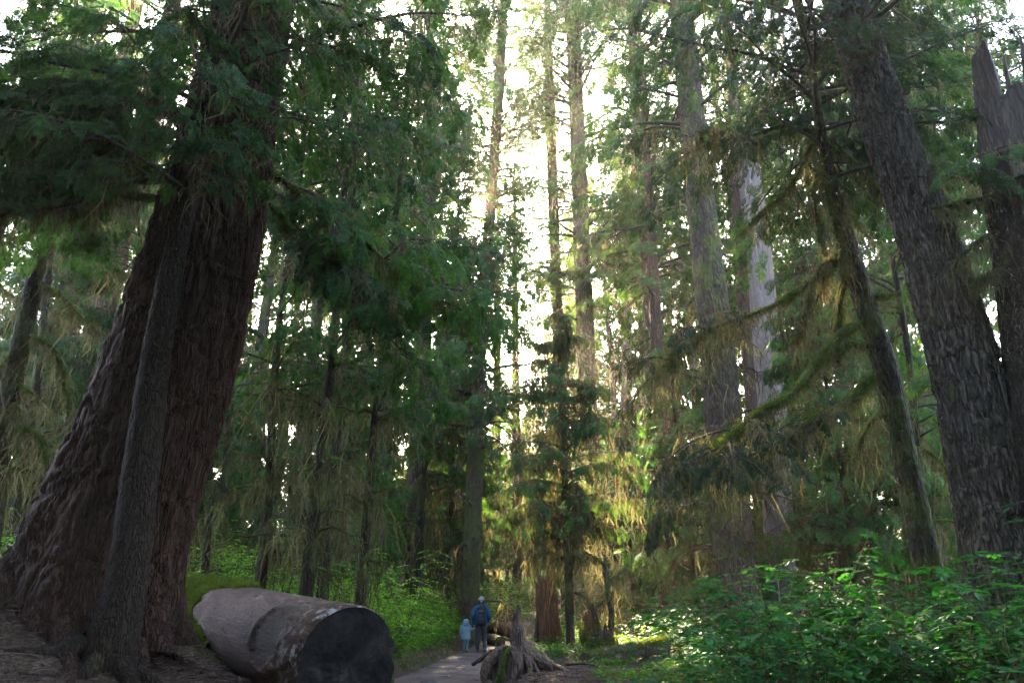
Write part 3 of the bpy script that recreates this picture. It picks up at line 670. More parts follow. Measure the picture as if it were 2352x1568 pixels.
def clear_spot(x, D):
    """step a tall tree aside where its crown would close one of the canopy gaps"""
    best = None
    for k in range(0, 46):
        off = ((k + 1) // 2) * 6 * (1 if k % 2 else -1); p = px(x + off, 1383, D); worst = 9
        for T, r in GAPS:
            t = (p[1] - T[1]) / SUNV[1]; z = T[2] + t * SUNV[2]
            if t > 2 and 9 < z < 48: worst = min(worst, abs(T[0] + t * SUNV[0] - p[0]) - r * .8 - 4.2 * min(1, (52 - z) / 25))
        if best is None or worst > best[0]: best = (worst, x + off)
        if worst >= 0: break
    return best[1]
ORD = ['first', 'second', 'third', 'fourth', 'fifth', 'sixth', 'seventh', 'eighth', 'ninth', 'tenth', 'eleventh', 'twelfth', 'thirteenth', 'fourteenth']
def scatter(protos, spots, what, where, group, seed, smin=.85, smax=1.15):
    """spots: (pixel x, distance); labelled by their order along the picture"""
    rng = np.random.default_rng(seed); spots = sorted((clear_spot(x, D) if protos[0] in (CA, CC) else x, D) for x, D in spots)
    for i, (x, D) in enumerate(spots):
        p = px(x, 1383, D); p[2] = gz(p[0], p[1]) - .05
        put(protos[int(rng.integers(0, len(protos)))], p, zq(rng.uniform(0, 6.28)), rng.uniform(smin, smax), f'{what}, {ORD[i]} from the left {where}', group)
scatter([CA, CB, CC], [(-260, 34), (-120, 44), (20, 38), (150, 52), (290, 42), (420, 56), (520, 40), (600, 62)], 'tall hazy conifer', 'behind the giant trunk', 'tall conifers behind the giant trunk', 1)
scatter([CA, CB, CC], [(660, 45), (760, 60), (880, 66), (925, 55), (972, 37), (1000, 72)], 'tall backlit conifer', 'above the mossy young hemlocks', 'tall conifers behind the young hemlocks', 2)
scatter([CC, CA], [(1030, 66), (1072, 52), (1135, 80), (1190, 70), (1240, 105), (1330, 90), (1310, 88), (1345, 76), (1385, 66), (1420, 56), (1465, 90), (1548, 55)], 'far pale conifer', 'at the end of the path', 'far conifers at the end of the path', 3, .9, 1.1)
scatter([CA, CB, CC], [(1590, 55), (1650, 42), (1740, 60), (1800, 46), (1880, 58), (1960, 44), (2040, 38), (2120, 55), (2210, 42), (2300, 50), (2420, 36), (2560, 44)], 'tall shadowed conifer', 'behind the snag and mossy limbs', 'tall conifers behind the right bank', 4)
scatter([UA, UB, UC], [(-40, 19), (60, 27), (150, 20), (300, 30), (430, 27), (520, 34), (470, 38), (360, 24)], 'small green hemlock', 'behind the giant trunk', 'small hemlocks behind the giant trunk', 5)
scatter([UA, UB, UC], [(560, 24), (640, 30), (770, 27), (862, 34), (905, 44), (960, 60), (1005, 50)], 'small green hemlock', 'behind the bright shrubs', 'small hemlocks behind the bright shrubs', 6)
scatter([UA, UB, UC], [(1060, 58), (1108, 47), (1128, 64), (1165, 52), (1215, 54), (1262, 60), (1340, 48), (1390, 40), (1450, 34), (1500, 46)], 'small backlit hemlock', 'beyond the broken stump', 'small hemlocks at the end of the path', 7, .9, 1.35)
scatter([UA, UB, UC], [(1560, 38), (1600, 26), (1650, 40), (1760, 31), (1830, 38), (1910, 28), (1975, 22), (2080, 30), (2190, 23), (2300, 30), (2420, 24)], 'small dark hemlock', 'on the right bank', 'small hemlocks on the right bank', 8)

put_px(UC, 1030, 1350, 1038, 900, 35, 1.2, 1.0, 'lichen-hung small hemlock added behind the mossy brown trunk to shade the path', 'small hemlocks behind the bright shrubs')  # extra hemlock put in to keep a sun patch off the path
# young hemlock by the path, its skirt hung with lichen
def young():
    base, A = px_axis([(1311, 1475, 20), (1302, 1250, 19), (1294, 1050, 15), (1288, 900, 9)], 23, 11.4, rtop=.02)
    root = thing('hemlock_tree', base, 'young hemlock with bare thin stem beside the path, lower boughs glowing with lichen', 'tree')
    parts = conifer_parts(240, A, z0=3.4, z1=11.2, nb=72, gaps=.22, keep=.72, Lmax=3.3, lod='near', Lmin=.35, droop=(.35, 1.0), spray=.30, step=.22, moss_per=130, moss_len=.5, moss_w=.022, K=3, dead=12, dead_z=(2.4, 5), dead_L=(.7, 1.9), r_w=.01, shape=.9)
    finish_tree(root, parts, trunk_mesh(A, nseg=22, step=.1, lump=.08, furrow=.008, cell=.06, stretch=3, flare=.4, flare_h=.2, seed=4), 'bark_dark')
young()

# mossy leaning tree with big limbs
def limb_px(pts, w0, w1):
    P = np.array([px(a, b, d) for a, b, d in pts]); r = np.linspace(w0, w1, len(P))
    return np.concatenate([P, r[:, None]], 1)
def mossy_tree():
    base, A = px_axis([(2135, 1320, 62), (2100, 1150, 56), (2068, 1000, 54), (2035, 850, 52), (1985, 690, 46), (1935, 520, 38), (1895, 360, 28), (1872, 220, 22)], 12, 19, rtop=.03)
    root = thing('mossy_tree', base, 'leaning moss-draped tree with heavy green limbs reaching toward the path', 'tree')
    parts = conifer_parts(250, A, z0=9.8, z1=18.6, nb=66, Lmax=4.6, lod='near', Lmin=.6, droop=(.4, 1.1), spray=.3, step=.17, keep=.75, moss_per=36, moss_len=.3, moss_w=.013, K=4, r_w=.011, shape=.6)
    rng = np.random.default_rng(251)
    LB = [([(1935, 585, 12), (1870, 640, 11.9), (1800, 690, 11.7), (1720, 725, 11.5), (1640, 752, 11.3), (1560, 800, 11.1), (1500, 870, 11)], .075, .02, 1),
          ([(1990, 735, 12), (1930, 770, 11.8), (1880, 830, 11.6), (1820, 905, 11.4), (1740, 950, 11.2), (1680, 1000, 11), (1630, 1050, 10.8), (1580, 1130, 10.6)], .085, .02, 1),
          ([(2035, 850, 12), (1985, 885, 11.7), (1935, 935, 11.4), (1880, 955, 11.2), (1820, 1010, 11), (1760, 1080, 10.8)], .10, .02, 1),
          ([(1980, 690, 12), (1960, 640, 11.9), (1930, 560, 11.8), (1905, 460, 11.7), (1885, 380, 11.7)], .05, .03, 0),
          ([(1880, 300, 12), (1850, 360, 11.9), (1820, 420, 11.8), (1770, 470, 11.7), (1700, 540, 11.6)], .05, .015, 0),
          ([(1885, 300, 12), (1830, 300, 11.8), (1760, 315, 11.6), (1690, 335, 11.5), (1620, 330, 11.4)], .06, .02, 1),
          ([(1895, 330, 12), (1950, 365, 11.9), (2000, 420, 11.8), (2040, 470, 11.8)], .06, .02, 0),
          ([(1920, 440, 12.2), (1960, 500, 12.3), (2010, 560, 12.4)], .04, .015, 0),
          ([(1950, 610, 12), (1930, 680, 11.9), (1925, 750, 11.9), (1900, 840, 11.8)], .05, .025, 0),
          ([(1990, 690, 12), (2020, 680, 11.9), (2055, 680, 11.8)], .06, .02, 0),
          ([(1945, 600, 12), (1900, 600, 11.8), (1870, 640, 11.7), (1850, 720, 11.6), (1830, 770, 11.6)], .035, .015, 0),
          ([(2010, 800, 12), (1960, 790, 11.8), (1935, 800, 11.7), (1925, 830, 11.6)], .05, .03, 0),
          ([(2060, 960, 12), (2020, 955, 11.9), (1990, 985, 11.8), (1960, 1060, 11.7)], .035, .015, 0),
          ([(1910, 420, 12), (1935, 470, 11.8), (1930, 560, 11.7), (1945, 640, 11.7)], .04, .02, 0),
          ([(2075, 1050, 12), (2110, 1030, 12.1), (2160, 1060, 12.2), (2190, 1120, 12.3)], .035, .012, 0),
          ([(1900, 350, 12), (1870, 420, 11.8), (1880, 520, 11.7), (1895, 590, 11.7)], .035, .02, 0),
          ([(1915, 590, 12), (1880, 680, 11.9), (1840, 760, 11.8), (1815, 790, 11.7)], .035, .015, 0)]
    for pts, r0, r1, leafy in LB:
        A2 = limb_px(pts, r0 * .8, r1 * .7); A2[:, :3] -= base
        l = trunk_mesh(A2, nseg=10, step=.08, lump=.12, seed=int(rng.integers(999))).build('limb', M['bark_dark'], root, True)
        sp = spline(A2, .12)[:, :3]; cm = MB(); limb_moss(cm, rng, sp, r0 * 1.0, r1 * 1.4, 1300)
        cm.build('moss_sleeve', M['moss'], l)
        idx = np.linspace(0, len(sp) - 1, 14).astype(int); P = sp[idx][None]; L = np.array([np.linalg.norm(np.diff(sp, axis=0), axis=1).sum()])
        moss_on(parts['moss'], rng, P, 150 * L[0], .3, .013, .1, .99, clump=6, spread=.05)
        if leafy:
            # drooping leafy boughs off the outer part of the limb
            n = 8; s = rng.uniform(.5, 1, (1, n)); p, t = samp(P, s); p = p[0]; t = t[0]
            az = np.arctan2(t[:, 1], t[:, 0]) + np.where(np.arange(n) % 2, 1, -1) * rng.uniform(.3, 1.2, n)
            LL = rng.uniform(.8, 2.0, n)
            Q = branch_paths(rng, p, az, rng.uniform(-.5, .1, n), LL, rng.uniform(.4, 1.1, n)); tubes(parts['wood'], Q, np.full(n, .018), np.full(n, .003), 5)
            dress(rng, Q, LL, 'near', parts['fol'], parts['wood'], parts['moss'], .13, .2, .4, .2, keep=.65, moss_per=110, moss_len=.3, moss_w=.015, K=3)
    finish_tree(root, parts, trunk_mesh(A, nseg=40, step=.06, lump=.16, furrow=.012, cell=.08, stretch=3, flare=.4, flare_h=.4, seed=6), 'bark_dark', 'needle_blue')
mossy_tree()

# drooping dead tree at the far left, giant's side limbs
def dead_tree():
    base, A = px_axis([(-30, 1250, 52), (5, 1000, 46), (45, 800, 40), (85, 620, 34), (118, 480, 28), (140, 380, 20)], 11, 9.5, rtop=.03)
    root = thing('dead_tree', base, 'dead drooping mossy tree with arching limbs at the far left edge', 'tree')
    rng = np.random.default_rng(260); mo = MB(); wd = MB()
    finish_tree(root, None, trunk_mesh(A, nseg=26, step=.06, lump=.2, furrow=.01, cell=.08, seed=8), 'bark_dark')
    LB = [([(60, 770, 11), (110, 790, 10.9), (145, 850, 10.9), (160, 940, 10.8), (172, 1010, 10.8)], .04), ([(100, 560, 11), (160, 560, 10.8), (230, 590, 10.6), (300, 640, 10.4)], .03),
          ([(110, 520, 11), (60, 540, 11), (0, 560, 11)], .03), ([(30, 880, 11), (75, 905, 10.9), (90, 930, 10.9)], .04), ([(10, 990, 11), (60, 985, 10.8), (95, 1010, 10.7), (110, 1080, 10.6)], .04),
          ([(80, 640, 11), (140, 680, 10.8), (200, 740, 10.7), (270, 790, 10.6)], .025), ([(20, 920, 11), (50, 960, 10.8), (40, 1040, 10.7)], .04), ([(-5, 1070, 11), (50, 1080, 10.8), (90, 1090, 10.8), (120, 1130, 10.7)], .035),
          ([(75, 690, 11), (30, 680, 11.2), (-20, 640, 11.4)], .03), ([(45, 800, 11), (10, 830, 10.8), (-20, 900, 10.6)], .04)]
    for pts, r in LB:
        A2 = limb_px(pts, r * .7, r * .25); A2[:, :3] -= base
        l = trunk_mesh(A2, nseg=8, step=.06, lump=.15, seed=int(rng.integers(999))).build('limb', M['bark_dark'], root, True)
        sp = spline(A2, .1)[:, :3]; cm = MB(); limb_moss(cm, rng, sp, r * 1.1, r * .5, 800); cm.build('moss_sleeve', M['moss'], l)
        idx = np.linspace(0, len(sp) - 1, 12).astype(int); L = np.linalg.norm(np.diff(sp, axis=0), axis=1).sum()
        moss_on(mo, rng, sp[idx][None], 160 * L, .26, .016, .05, .99, clump=6, spread=.04)
    mo.build('lichen_clumps', M['lichen'], root)
dead_tree()
def giant_limbs():
    base = np.array(giant.location); rng = np.random.default_rng(270); mo = MB()
    LB = [([(420, 395, 9), (350, 405, 8.9), (250, 420, 8.8), (150, 440, 8.7), (0, 455, 8.6), (-80, 450, 8.5)], .075), ([(405, 460, 9), (330, 455, 8.8), (250, 450, 8.6), (120, 478, 8.4), (-20, 490, 8.3)], .055),
          ([(450, 290, 9), (390, 250, 8.8), (330, 225, 8.6), (250, 240, 8.4), (140, 240, 8.2), (20, 260, 8.0)], .08), ([(455, 240, 9), (420, 215, 8.9), (380, 190, 8.7), (330, 130, 8.5)], .05),
          ([(440, 330, 9), (380, 300, 8.8), (310, 290, 8.6), (230, 275, 8.4)], .045), ([(620, 470, 9), (680, 540, 8.8), (740, 620, 8.6), (800, 700, 8.5), (830, 760, 8.4)], .04), ([(630, 400, 9), (720, 470, 8.7), (820, 540, 8.5), (930, 640, 8.3), (1010, 700, 8.2)], .05)]
    for i, (pts, r) in enumerate(LB):
        A2 = limb_px(pts, r * .8, r * .3); A2[:, :3] -= base
        l = trunk_mesh(A2, nseg=10, step=.06, lump=.15, seed=i).build('limb', M['bark_dark'], giant, True)
        sp = spline(A2, .1)[:, :3]
        idx = np.linspace(0, len(sp) - 1, 14).astype(int); L = np.linalg.norm(np.diff(sp, axis=0), axis=1).sum(); P = sp[idx][None]
        cm = MB(); limb_moss(cm, rng, sp, r * 1.05, r * .5, 900); cm.build('moss_sleeve', M['moss'], l)
        moss_on(mo, rng, P, 130 * L, .24, .014, .05, .99, clump=6, spread=.05)
        if i in (0, 2, 4, 5, 6):
            n = 24 if i < 5 else 13; s = rng.uniform(.25, 1, (1, n)); p, t = samp(P, s); p = p[0]; t = t[0]
            az = np.arctan2(t[:, 1], t[:, 0]) + np.where(np.arange(n) % 2, 1, -1) * rng.uniform(.3, 1.1, n); LL = rng.uniform(.8, 1.9, n)
            Q = branch_paths(rng, p, az, rng.uniform(-.4, .15, n), LL, rng.uniform(.4, 1.1, n)); fo, wo = MB(), MB()
            tubes(wo, Q, np.full(n, .014), np.full(n, .003), 5)
            dress(rng, Q, LL, 'near', fo, wo, mo, .16, .32, .5, .12, moss_per=60, moss_len=.26, moss_w=.013, K=3)
            build_multi('limb_foliage', [(wo, M['twig'], True), (fo, M['needle'], False)], l)
    mo.build('lichen_clumps', M['lichen'], giant)
giant_limbs()

# unseen woods added behind the camera to shade the foreground, as one mass
def woods():
    rng = np.random.default_rng(500); fo, wo = MB(), MB()
    for i in range(54):
        a = rng.uniform(math.pi * .98, math.pi * 2.02); R = rng.uniform(6, 34); x = math.cos(a) * R * 1.15; y = math.sin(a) * R - 1.5
        if i >= 42: x, y = ((-rng.uniform(9.5, 14), rng.uniform(-2, 5)) if i % 2 else (rng.uniform(9, 13), rng.uniform(-3, 3)))  # more out-of-frame trees at both sides, added to darken the foreground
        H = rng.uniform(22, 42); z = gz(x, y)
        A = np.array([[0, 0, -.2, .4], [0, 0, H * .5, .25], [0, 0, H, .03]])
        p = conifer_parts(510 + i, A, z0=3, z1=H - .5, nb=80, Lmax=5, lod='far', Lmin=.6, droop=(.3, 1.1), spray=1.0, step=.6, moss_per=0, lat_tubes=False)
        Mx = np.eye(4); Mx[:3, 3] = (x, y, z); fo.add_mb(p['fol'], Mx); wo.add_mb(p['wood'], Mx); wo.add_mb(trunk_mesh(A, nseg=10, step=2.0), Mx)
    tag(build_multi('woods', [(wo, M['bark_dark'], True), (fo, M['needle_far'], False)], None), 'dense conifer woods closing in behind the viewpoint', 'woods', kind='stuff')
woods()

def distant():
    rng = np.random.default_rng(600); fo, wo = MB(), MB()
    for i in range(150):
        a = rng.uniform(-.80, .80) * (1 if i < 90 else .3); R = rng.uniform(80, 165); x = math.sin(a) * R; y = math.cos(a) * R; H = rng.uniform(14, 30) * (1 if abs(a + .09) > .1 else .8); z = gz(x, y)
        A = np.array([[0, 0, -.5, .35], [0, 0, H * .5, .2], [0, 0, H, .03]])
        p = conifer_parts(610 + i, A, z0=.8, z1=H - .5, nb=52, Lmax=4.6, lod='far', Lmin=.6, droop=(.3, 1.0), spray=1.7, step=.9, moss_per=0, lat_tubes=False, K=2)
        Mx = np.eye(4); Mx[:3, 3] = (x, y, z); fo.add_mb(p['fol'], Mx); wo.add_mb(p['wood'], Mx); wo.add_mb(trunk_mesh(A, nseg=8, step=3.0), Mx)
    tag(build_multi('distant_woods', [(wo, M['bark_mid'], True), (fo, M['needle_far'], False)], None), 'far-off green conifer woods closing the view beyond the path', 'woods', kind='stuff')
distant()
# ------------------------------------------------------------------ leafy plants
LEAF_V = np.array([(0, 0, 0), (.3, .24, .03), (.7, .22, .02), (1, 0, -.08), (.7, -.22, .02), (.3, -.24, .03), (.5, 0, -.03)], np.float32)
LEAF_F = np.array([(0, 6, 2, 1), (6, 3, 2, 2), (0, 5, 4, 6), (6, 4, 3, 3)])
LEAF_Q = np.array([(0, 6, 2, 1), (0, 5, 4, 6)]); LEAF_T = np.array([(6, 3, 2), (6, 4, 3)])
def place_leaves(mb, rng, O, D, S, tilt=.35, wid=1.0):
    D = nrm(D); up = np.array([0, 0, 1.]) + rng.normal(0, tilt, O.shape); Y = nrm(np.cross(up, D)); Nn = np.cross(D, Y)
    V = LEAF_V; n = len(O)
    W = V[None, :, 0, None] * D[:, None] + V[None, :, 1, None] * wid * Y[:, None] + V[None, :, 2, None] * Nn[:, None]
    W = O[:, None] + W * S[:, None, None]; off = (np.arange(n) * 7)[:, None, None]
    base = mb.n; mb.add(W.reshape(-1, 3), (LEAF_Q[None] + off).reshape(-1, 4))
    mb.f.setdefault(3, []).append((LEAF_T[None] + off).reshape(-1, 3) + base)
def shrub_parts(seed, H, nst, leaf, lat=14, nleaf=11, spread=.5, latlen=.45, flat=.3, e0=(.8, 1.4)):
    rng = np.random.default_rng(seed); lv, st = MB(), MB()
    az = rng.uniform(0, 6.283, nst); L = H * rng.uniform(.65, 1.1, nst)
    o = np.stack([np.cos(az), np.sin(az), az * 0], 1) * rng.uniform(0, spread * .35, nst)[:, None]; o[:, 2] = -.05
    P = branch_paths(rng, o, az, rng.uniform(*e0, nst), L, rng.uniform(.3, .9, nst), N=8)
    tubes(st, P, .005 + .004 * L, np.full(nst, .002), 4)
    s = np.clip((np.arange(lat)[None] + rng.random((nst, lat))) / lat * .78 + .22, 0, .99); p, t = samp(P, s)
    a = np.arctan2(t[..., 1], t[..., 0]) + np.where(np.arange(lat)[None] % 2, 1, -1) * rng.uniform(.4, 1.6, (nst, lat)); e = rng.uniform(-.15, .35, (nst, lat))
    d = np.stack([np.cos(a) * np.cos(e), np.sin(a) * np.cos(e), np.sin(e)], -1).reshape(-1, 3); p = p.reshape(-1, 3)
    ll = (latlen * L[:, None] * (1.15 - s) ** .6 * rng.uniform(.5, 1.1, s.shape)).ravel()
    q = np.linspace(0, 1, 5)[None, :, None]
    LP = p[:, None] + d[:, None] * ll[:, None, None] * q - np.array([0, 0, .22]) * ll[:, None, None] * q ** 2
    tubes(st, LP, np.full(len(LP), .003), np.full(len(LP), .0012), 3)
    k = np.clip((np.arange(nleaf)[None] + .7) / nleaf + rng.uniform(-.03, .03, (len(LP), nleaf)), .05, .99)
    sp, tt = samp(LP, k); side = nrm(np.cross(tt, np.array([0, 0, 1.])))
    sg = np.where(np.arange(nleaf)[None] % 2, 1, -1)[..., None] * rng.uniform(.5, 1.3, (len(LP), nleaf, 1)); sg[:, -1] *= .15
    D = tt + side * sg + rng.normal(0, .15, tt.shape)
    keep = (rng.random((len(LP), nleaf)) < np.clip(ll[:, None] / (nleaf * leaf * .36), .25, 1)).ravel(); keep[nleaf - 1::nleaf] = True
    O = sp.reshape(-1, 3)[keep]; D = D.reshape(-1, 3)[keep]
    place_leaves(lv, rng, O, D, leaf * rng.uniform(.6, 1.25, len(O)), flat)
    return lv, st
M['stem'] = plain_mat('shrub_stem', (.05, .035, .02), (.09, .06, .03), 30, .8, .2)
def shrub_proto(name, mat, **k):
    r = thing(name, (0, 0, 0), 'x', 'shrub'); lv, st = shrub_parts(**k)
    st.build('stem', M['stem'], r, True); lv.build('foliage', M[mat], r); return r
KA = shrub_proto('huckleberry_shrub', 'huckle', seed=301, H=1.9, nst=13, leaf=.085, lat=13, nleaf=9)
KB = shrub_proto('huckleberry_shrub', 'huckle', seed=302, H=1.5, nst=14, leaf=.08, lat=12, nleaf=9, spread=.7, e0=(.6, 1.3))
KC = shrub_proto('huckleberry_shrub', 'huckle', seed=303, H=2.5, nst=12, leaf=.085, lat=15, nleaf=10)
BA = shrub_proto('blueberry_shrub', 'berry', seed=311, H=1.8, nst=11, leaf=.12, lat=11, nleaf=9, spread=.8, flat=.22)
BB = shrub_proto('blueberry_shrub', 'berry', seed=312, H=1.4, nst=12, leaf=.11, lat=10, nleaf=9, spread=.9, flat=.22, e0=(.6, 1.3))
BC = shrub_proto('blueberry_shrub', 'berry', seed=313, H=2.3, nst=10, leaf=.125, lat=13, nleaf=10, spread=.7, flat=.22)
scatter([KA, KB, KC], [(430, 17), (465, 21), (505, 15.5), (545, 19), (585, 24), (625, 16.5), (660, 19), (705, 24)], 'bright green leafy shrub', 'above the cut log', 'bright shrubs behind the cut log', 21, .8, 1.15)
scatter([KA, KB, KC], [(740, 16.5), (775, 19.5), (805, 23), (840, 18), (868, 21), (895, 17.4), (915, 24), (935, 20.5), (960, 27)], 'bright green leafy shrub', 'on the bank by the dark stump', 'bright shrubs on the bank by the dark stump', 22, .75, 1.1)
scatter([KA, KB], [(975, 23), (995, 29), (1015, 26), (1035, 33), (1050, 29), (1066, 38)], 'bright green leafy shrub', 'of those close behind the child', 'bright shrubs behind the child', 23, .6, .95)
scatter([KB, KA], [(1122, 33), (1135, 37), (1150, 43), (1166, 39), (1178, 46), (1190, 40), (1205, 45), (1222, 38), (1110, 41)], 'low green shrub', 'around the logs beyond the walkers', 'low shrubs beyond the walkers', 24, .6, .85)
scatter([KA, KC], [(-20, 12), (15, 15), (50, 18), (95, 21), (150, 24)], 'dim green shrub', 'beyond the giant trunk', 'shrubs left of the giant trunk', 25, .8, 1.1)
scatter([KB, BB], [(1250, 27), (1285, 30), (1335, 27), (1370, 31), (1420, 28), (1460, 25), (1500, 30), (1545, 24)], 'sunlit green shrub', 'around the young hemlock stem', 'shrubs around the young hemlock', 26, .5, .85)
scatter([BB], [(1275, 18.5), (1300, 20.5)], 'low pale green plant', 'below the young hemlock', 'low plants below the young hemlock', 261, .42, .5)
scatter([BA, BB, BC], [(1480, 17), (1530, 20), (1570, 15.5), (1610, 18), (1650, 14), (1700, 17), (1750, 20), (1800, 15)], 'green leafy shrub', 'by the stout grey conifer', 'shrubs by the stout grey conifer', 27, .42, .68)
scatter([BA, BB, BC], [(1660, 10.5), (1740, 9.0), (1790, 11.5), (1850, 8.2), (1900, 10), (1960, 8.8), (2010, 11.5), (2060, 8.0)], 'dark green broad-leaved shrub', 'below the mossy limbs', 'shrubs below the mossy limbs', 28, .75, 1.05)
scatter([BA, BB, BC], [(2110, 9.4), (2170, 7.4), (2230, 8.8), (2290, 7.0), (2340, 9.2), (2400, 7.6), (2480, 8.6)], 'large-leaved green shrub', 'before the thick grey trunk', 'shrubs in front of the grey trunk', 29, .8, 1.1)
scatter([BA, BC], [(1790, 11.5), (1870, 10.8), (2160, 10), (2290, 9.4)], 'tall leafy shrub', 'beside the leaning mossy tree', 'tall shrubs by the leaning mossy tree', 30, 1.2, 1.4)

# ------------------------------------------------------------------ ground cover: leaves, moss tufts and litter nobody could count
def cover():
    rng = np.random.default_rng(400)
    def area(n, x0, x1, y0, y1, test):
        x = rng.uniform(x0, x1, n); y = rng.uniform(y0, y1, n); d, w_ = path_d(x, y); k = test(d, w_, x, y); return x[k], y[k]
    lv = MB()
    sets = [area(90000, -9, 0, 13.5, 34, lambda d, w, x, y: (-d - w > .25) & (fbm(x * .9, y * .9, 61, 3) > .36)), area(36000, -2, 9, 17, 36, lambda d, w, x, y: (d - w > .35) & (fbm(x * .9, y * .9, 62, 3) > .45)),
            area(22000, 1.5, 10, 7, 18, lambda d, w, x, y: (fbm(x * .8, y * .8, 63, 3) > .43)), area(16000, -12, 12, 34, 60, lambda d, w, x, y: (abs(d) - w > .3))]
    for x, y in sets:
        z = ground_z(x, y); h = rng.uniform(.01, .26, len(x)) * (.4 + fbm(x * 1.5, y * 1.5, 66, 2))
        O = np.stack([x, y, z + h], 1); a = rng.uniform(0, 6.28, len(x)); D = np.stack([np.cos(a), np.sin(a), rng.uniform(-.3, .4, len(x))], 1)
        place_leaves(lv, rng, O, D, rng.uniform(.04, .10, len(x)) * (1 + y / 60), .5)
    tag(lv.build('ground_cover', M['cover'], None), 'low bright green leafy ground cover on both banks of the path', 'ground cover', kind='stuff')
    ms = MB()
    for (n, x0, x1, y0, y1, te, hh) in [(90000, -8, 0, 11, 28, lambda d, w, x, y: (-d - w > .02) & (-d - w < 2.5) & (fbm(x * 1.2, y * 1.2, 71, 3) > .40), .07), (70000, -1, 8, 12, 26, lambda d, w, x, y: (d - w > .9) & (fbm(x * 1.0, y * 1.0, 72, 3) > .5), .05)]:
        x, y = area(n, x0, x1, y0, y1, te); m = len(x); z = ground_z(x, y); b = np.stack([x, y, z - .01], 1)
        d = nrm(rng.normal(0, .7, (m, 3)) + np.array([0, -.1, .8])); a = nrm(np.cross(d, rng.normal(0, 1, (m, 3)))); ll = hh * rng.uniform(.4, 1.6, m)[:, None]
        V = np.stack([b - a * .012, b + a * .012, b + d * ll], 1); ms.add(V.reshape(-1, 3), np.arange(m * 3).reshape(m, 3))
    tag(ms.build('moss_carpet', M['moss'], None), 'shaggy yellow-green moss carpeting the bank edges', 'moss', kind='stuff')
    lt = MB()
    x = np.concatenate([rng.uniform(-8, -1.2, 14000), rng.uniform(-.6, 3.6, 8000), rng.uniform(-3, 0, 900)]); y = np.concatenate([rng.uniform(4.5, 12, 14000), rng.uniform(12.5, 18, 8000), rng.uniform(9, 26, 900)])
    m = len(x); a = rng.uniform(0, 6.28, m); l = rng.lognormal(-2.75, .75, m); z = ground_z(x, y)
    p = np.stack([x, y, z + .012], 1); dd = np.stack([np.cos(a), np.sin(a), rng.uniform(-.15, .25, m)], 1) * l[:, None]
    P = np.stack([p - dd * .5, p + rng.normal(0, .004, (m, 3)), p + dd * .5], 1)
    tubes(lt, P, np.clip(l * .05, .002, .010), np.full(m, .0015), 4)
    k = 9000; xx = np.concatenate([rng.uniform(-8, -1.5, k), rng.uniform(-.6, 3.4, 4000)]); yy = np.concatenate([rng.uniform(4.5, 12, k), rng.uniform(12.5, 18, 4000)]); zz = ground_z(xx, yy)
    a = rng.uniform(0, 6.28, len(xx)); place_leaves(lt, rng, np.stack([xx, yy, zz + .012], 1), np.stack([np.cos(a), np.sin(a), rng.uniform(-.2, .3, len(xx))], 1), rng.uniform(.02, .06, len(xx)), .35, .8)
    tag(lt.build('forest_litter', plain_mat('litter', (.026, .016, .011), (.13, .088, .062), 3.0, .9, .1), None), 'brown litter of twigs, bark chips and dead leaves on the dark soil', 'litter', kind='stuff')
cover()

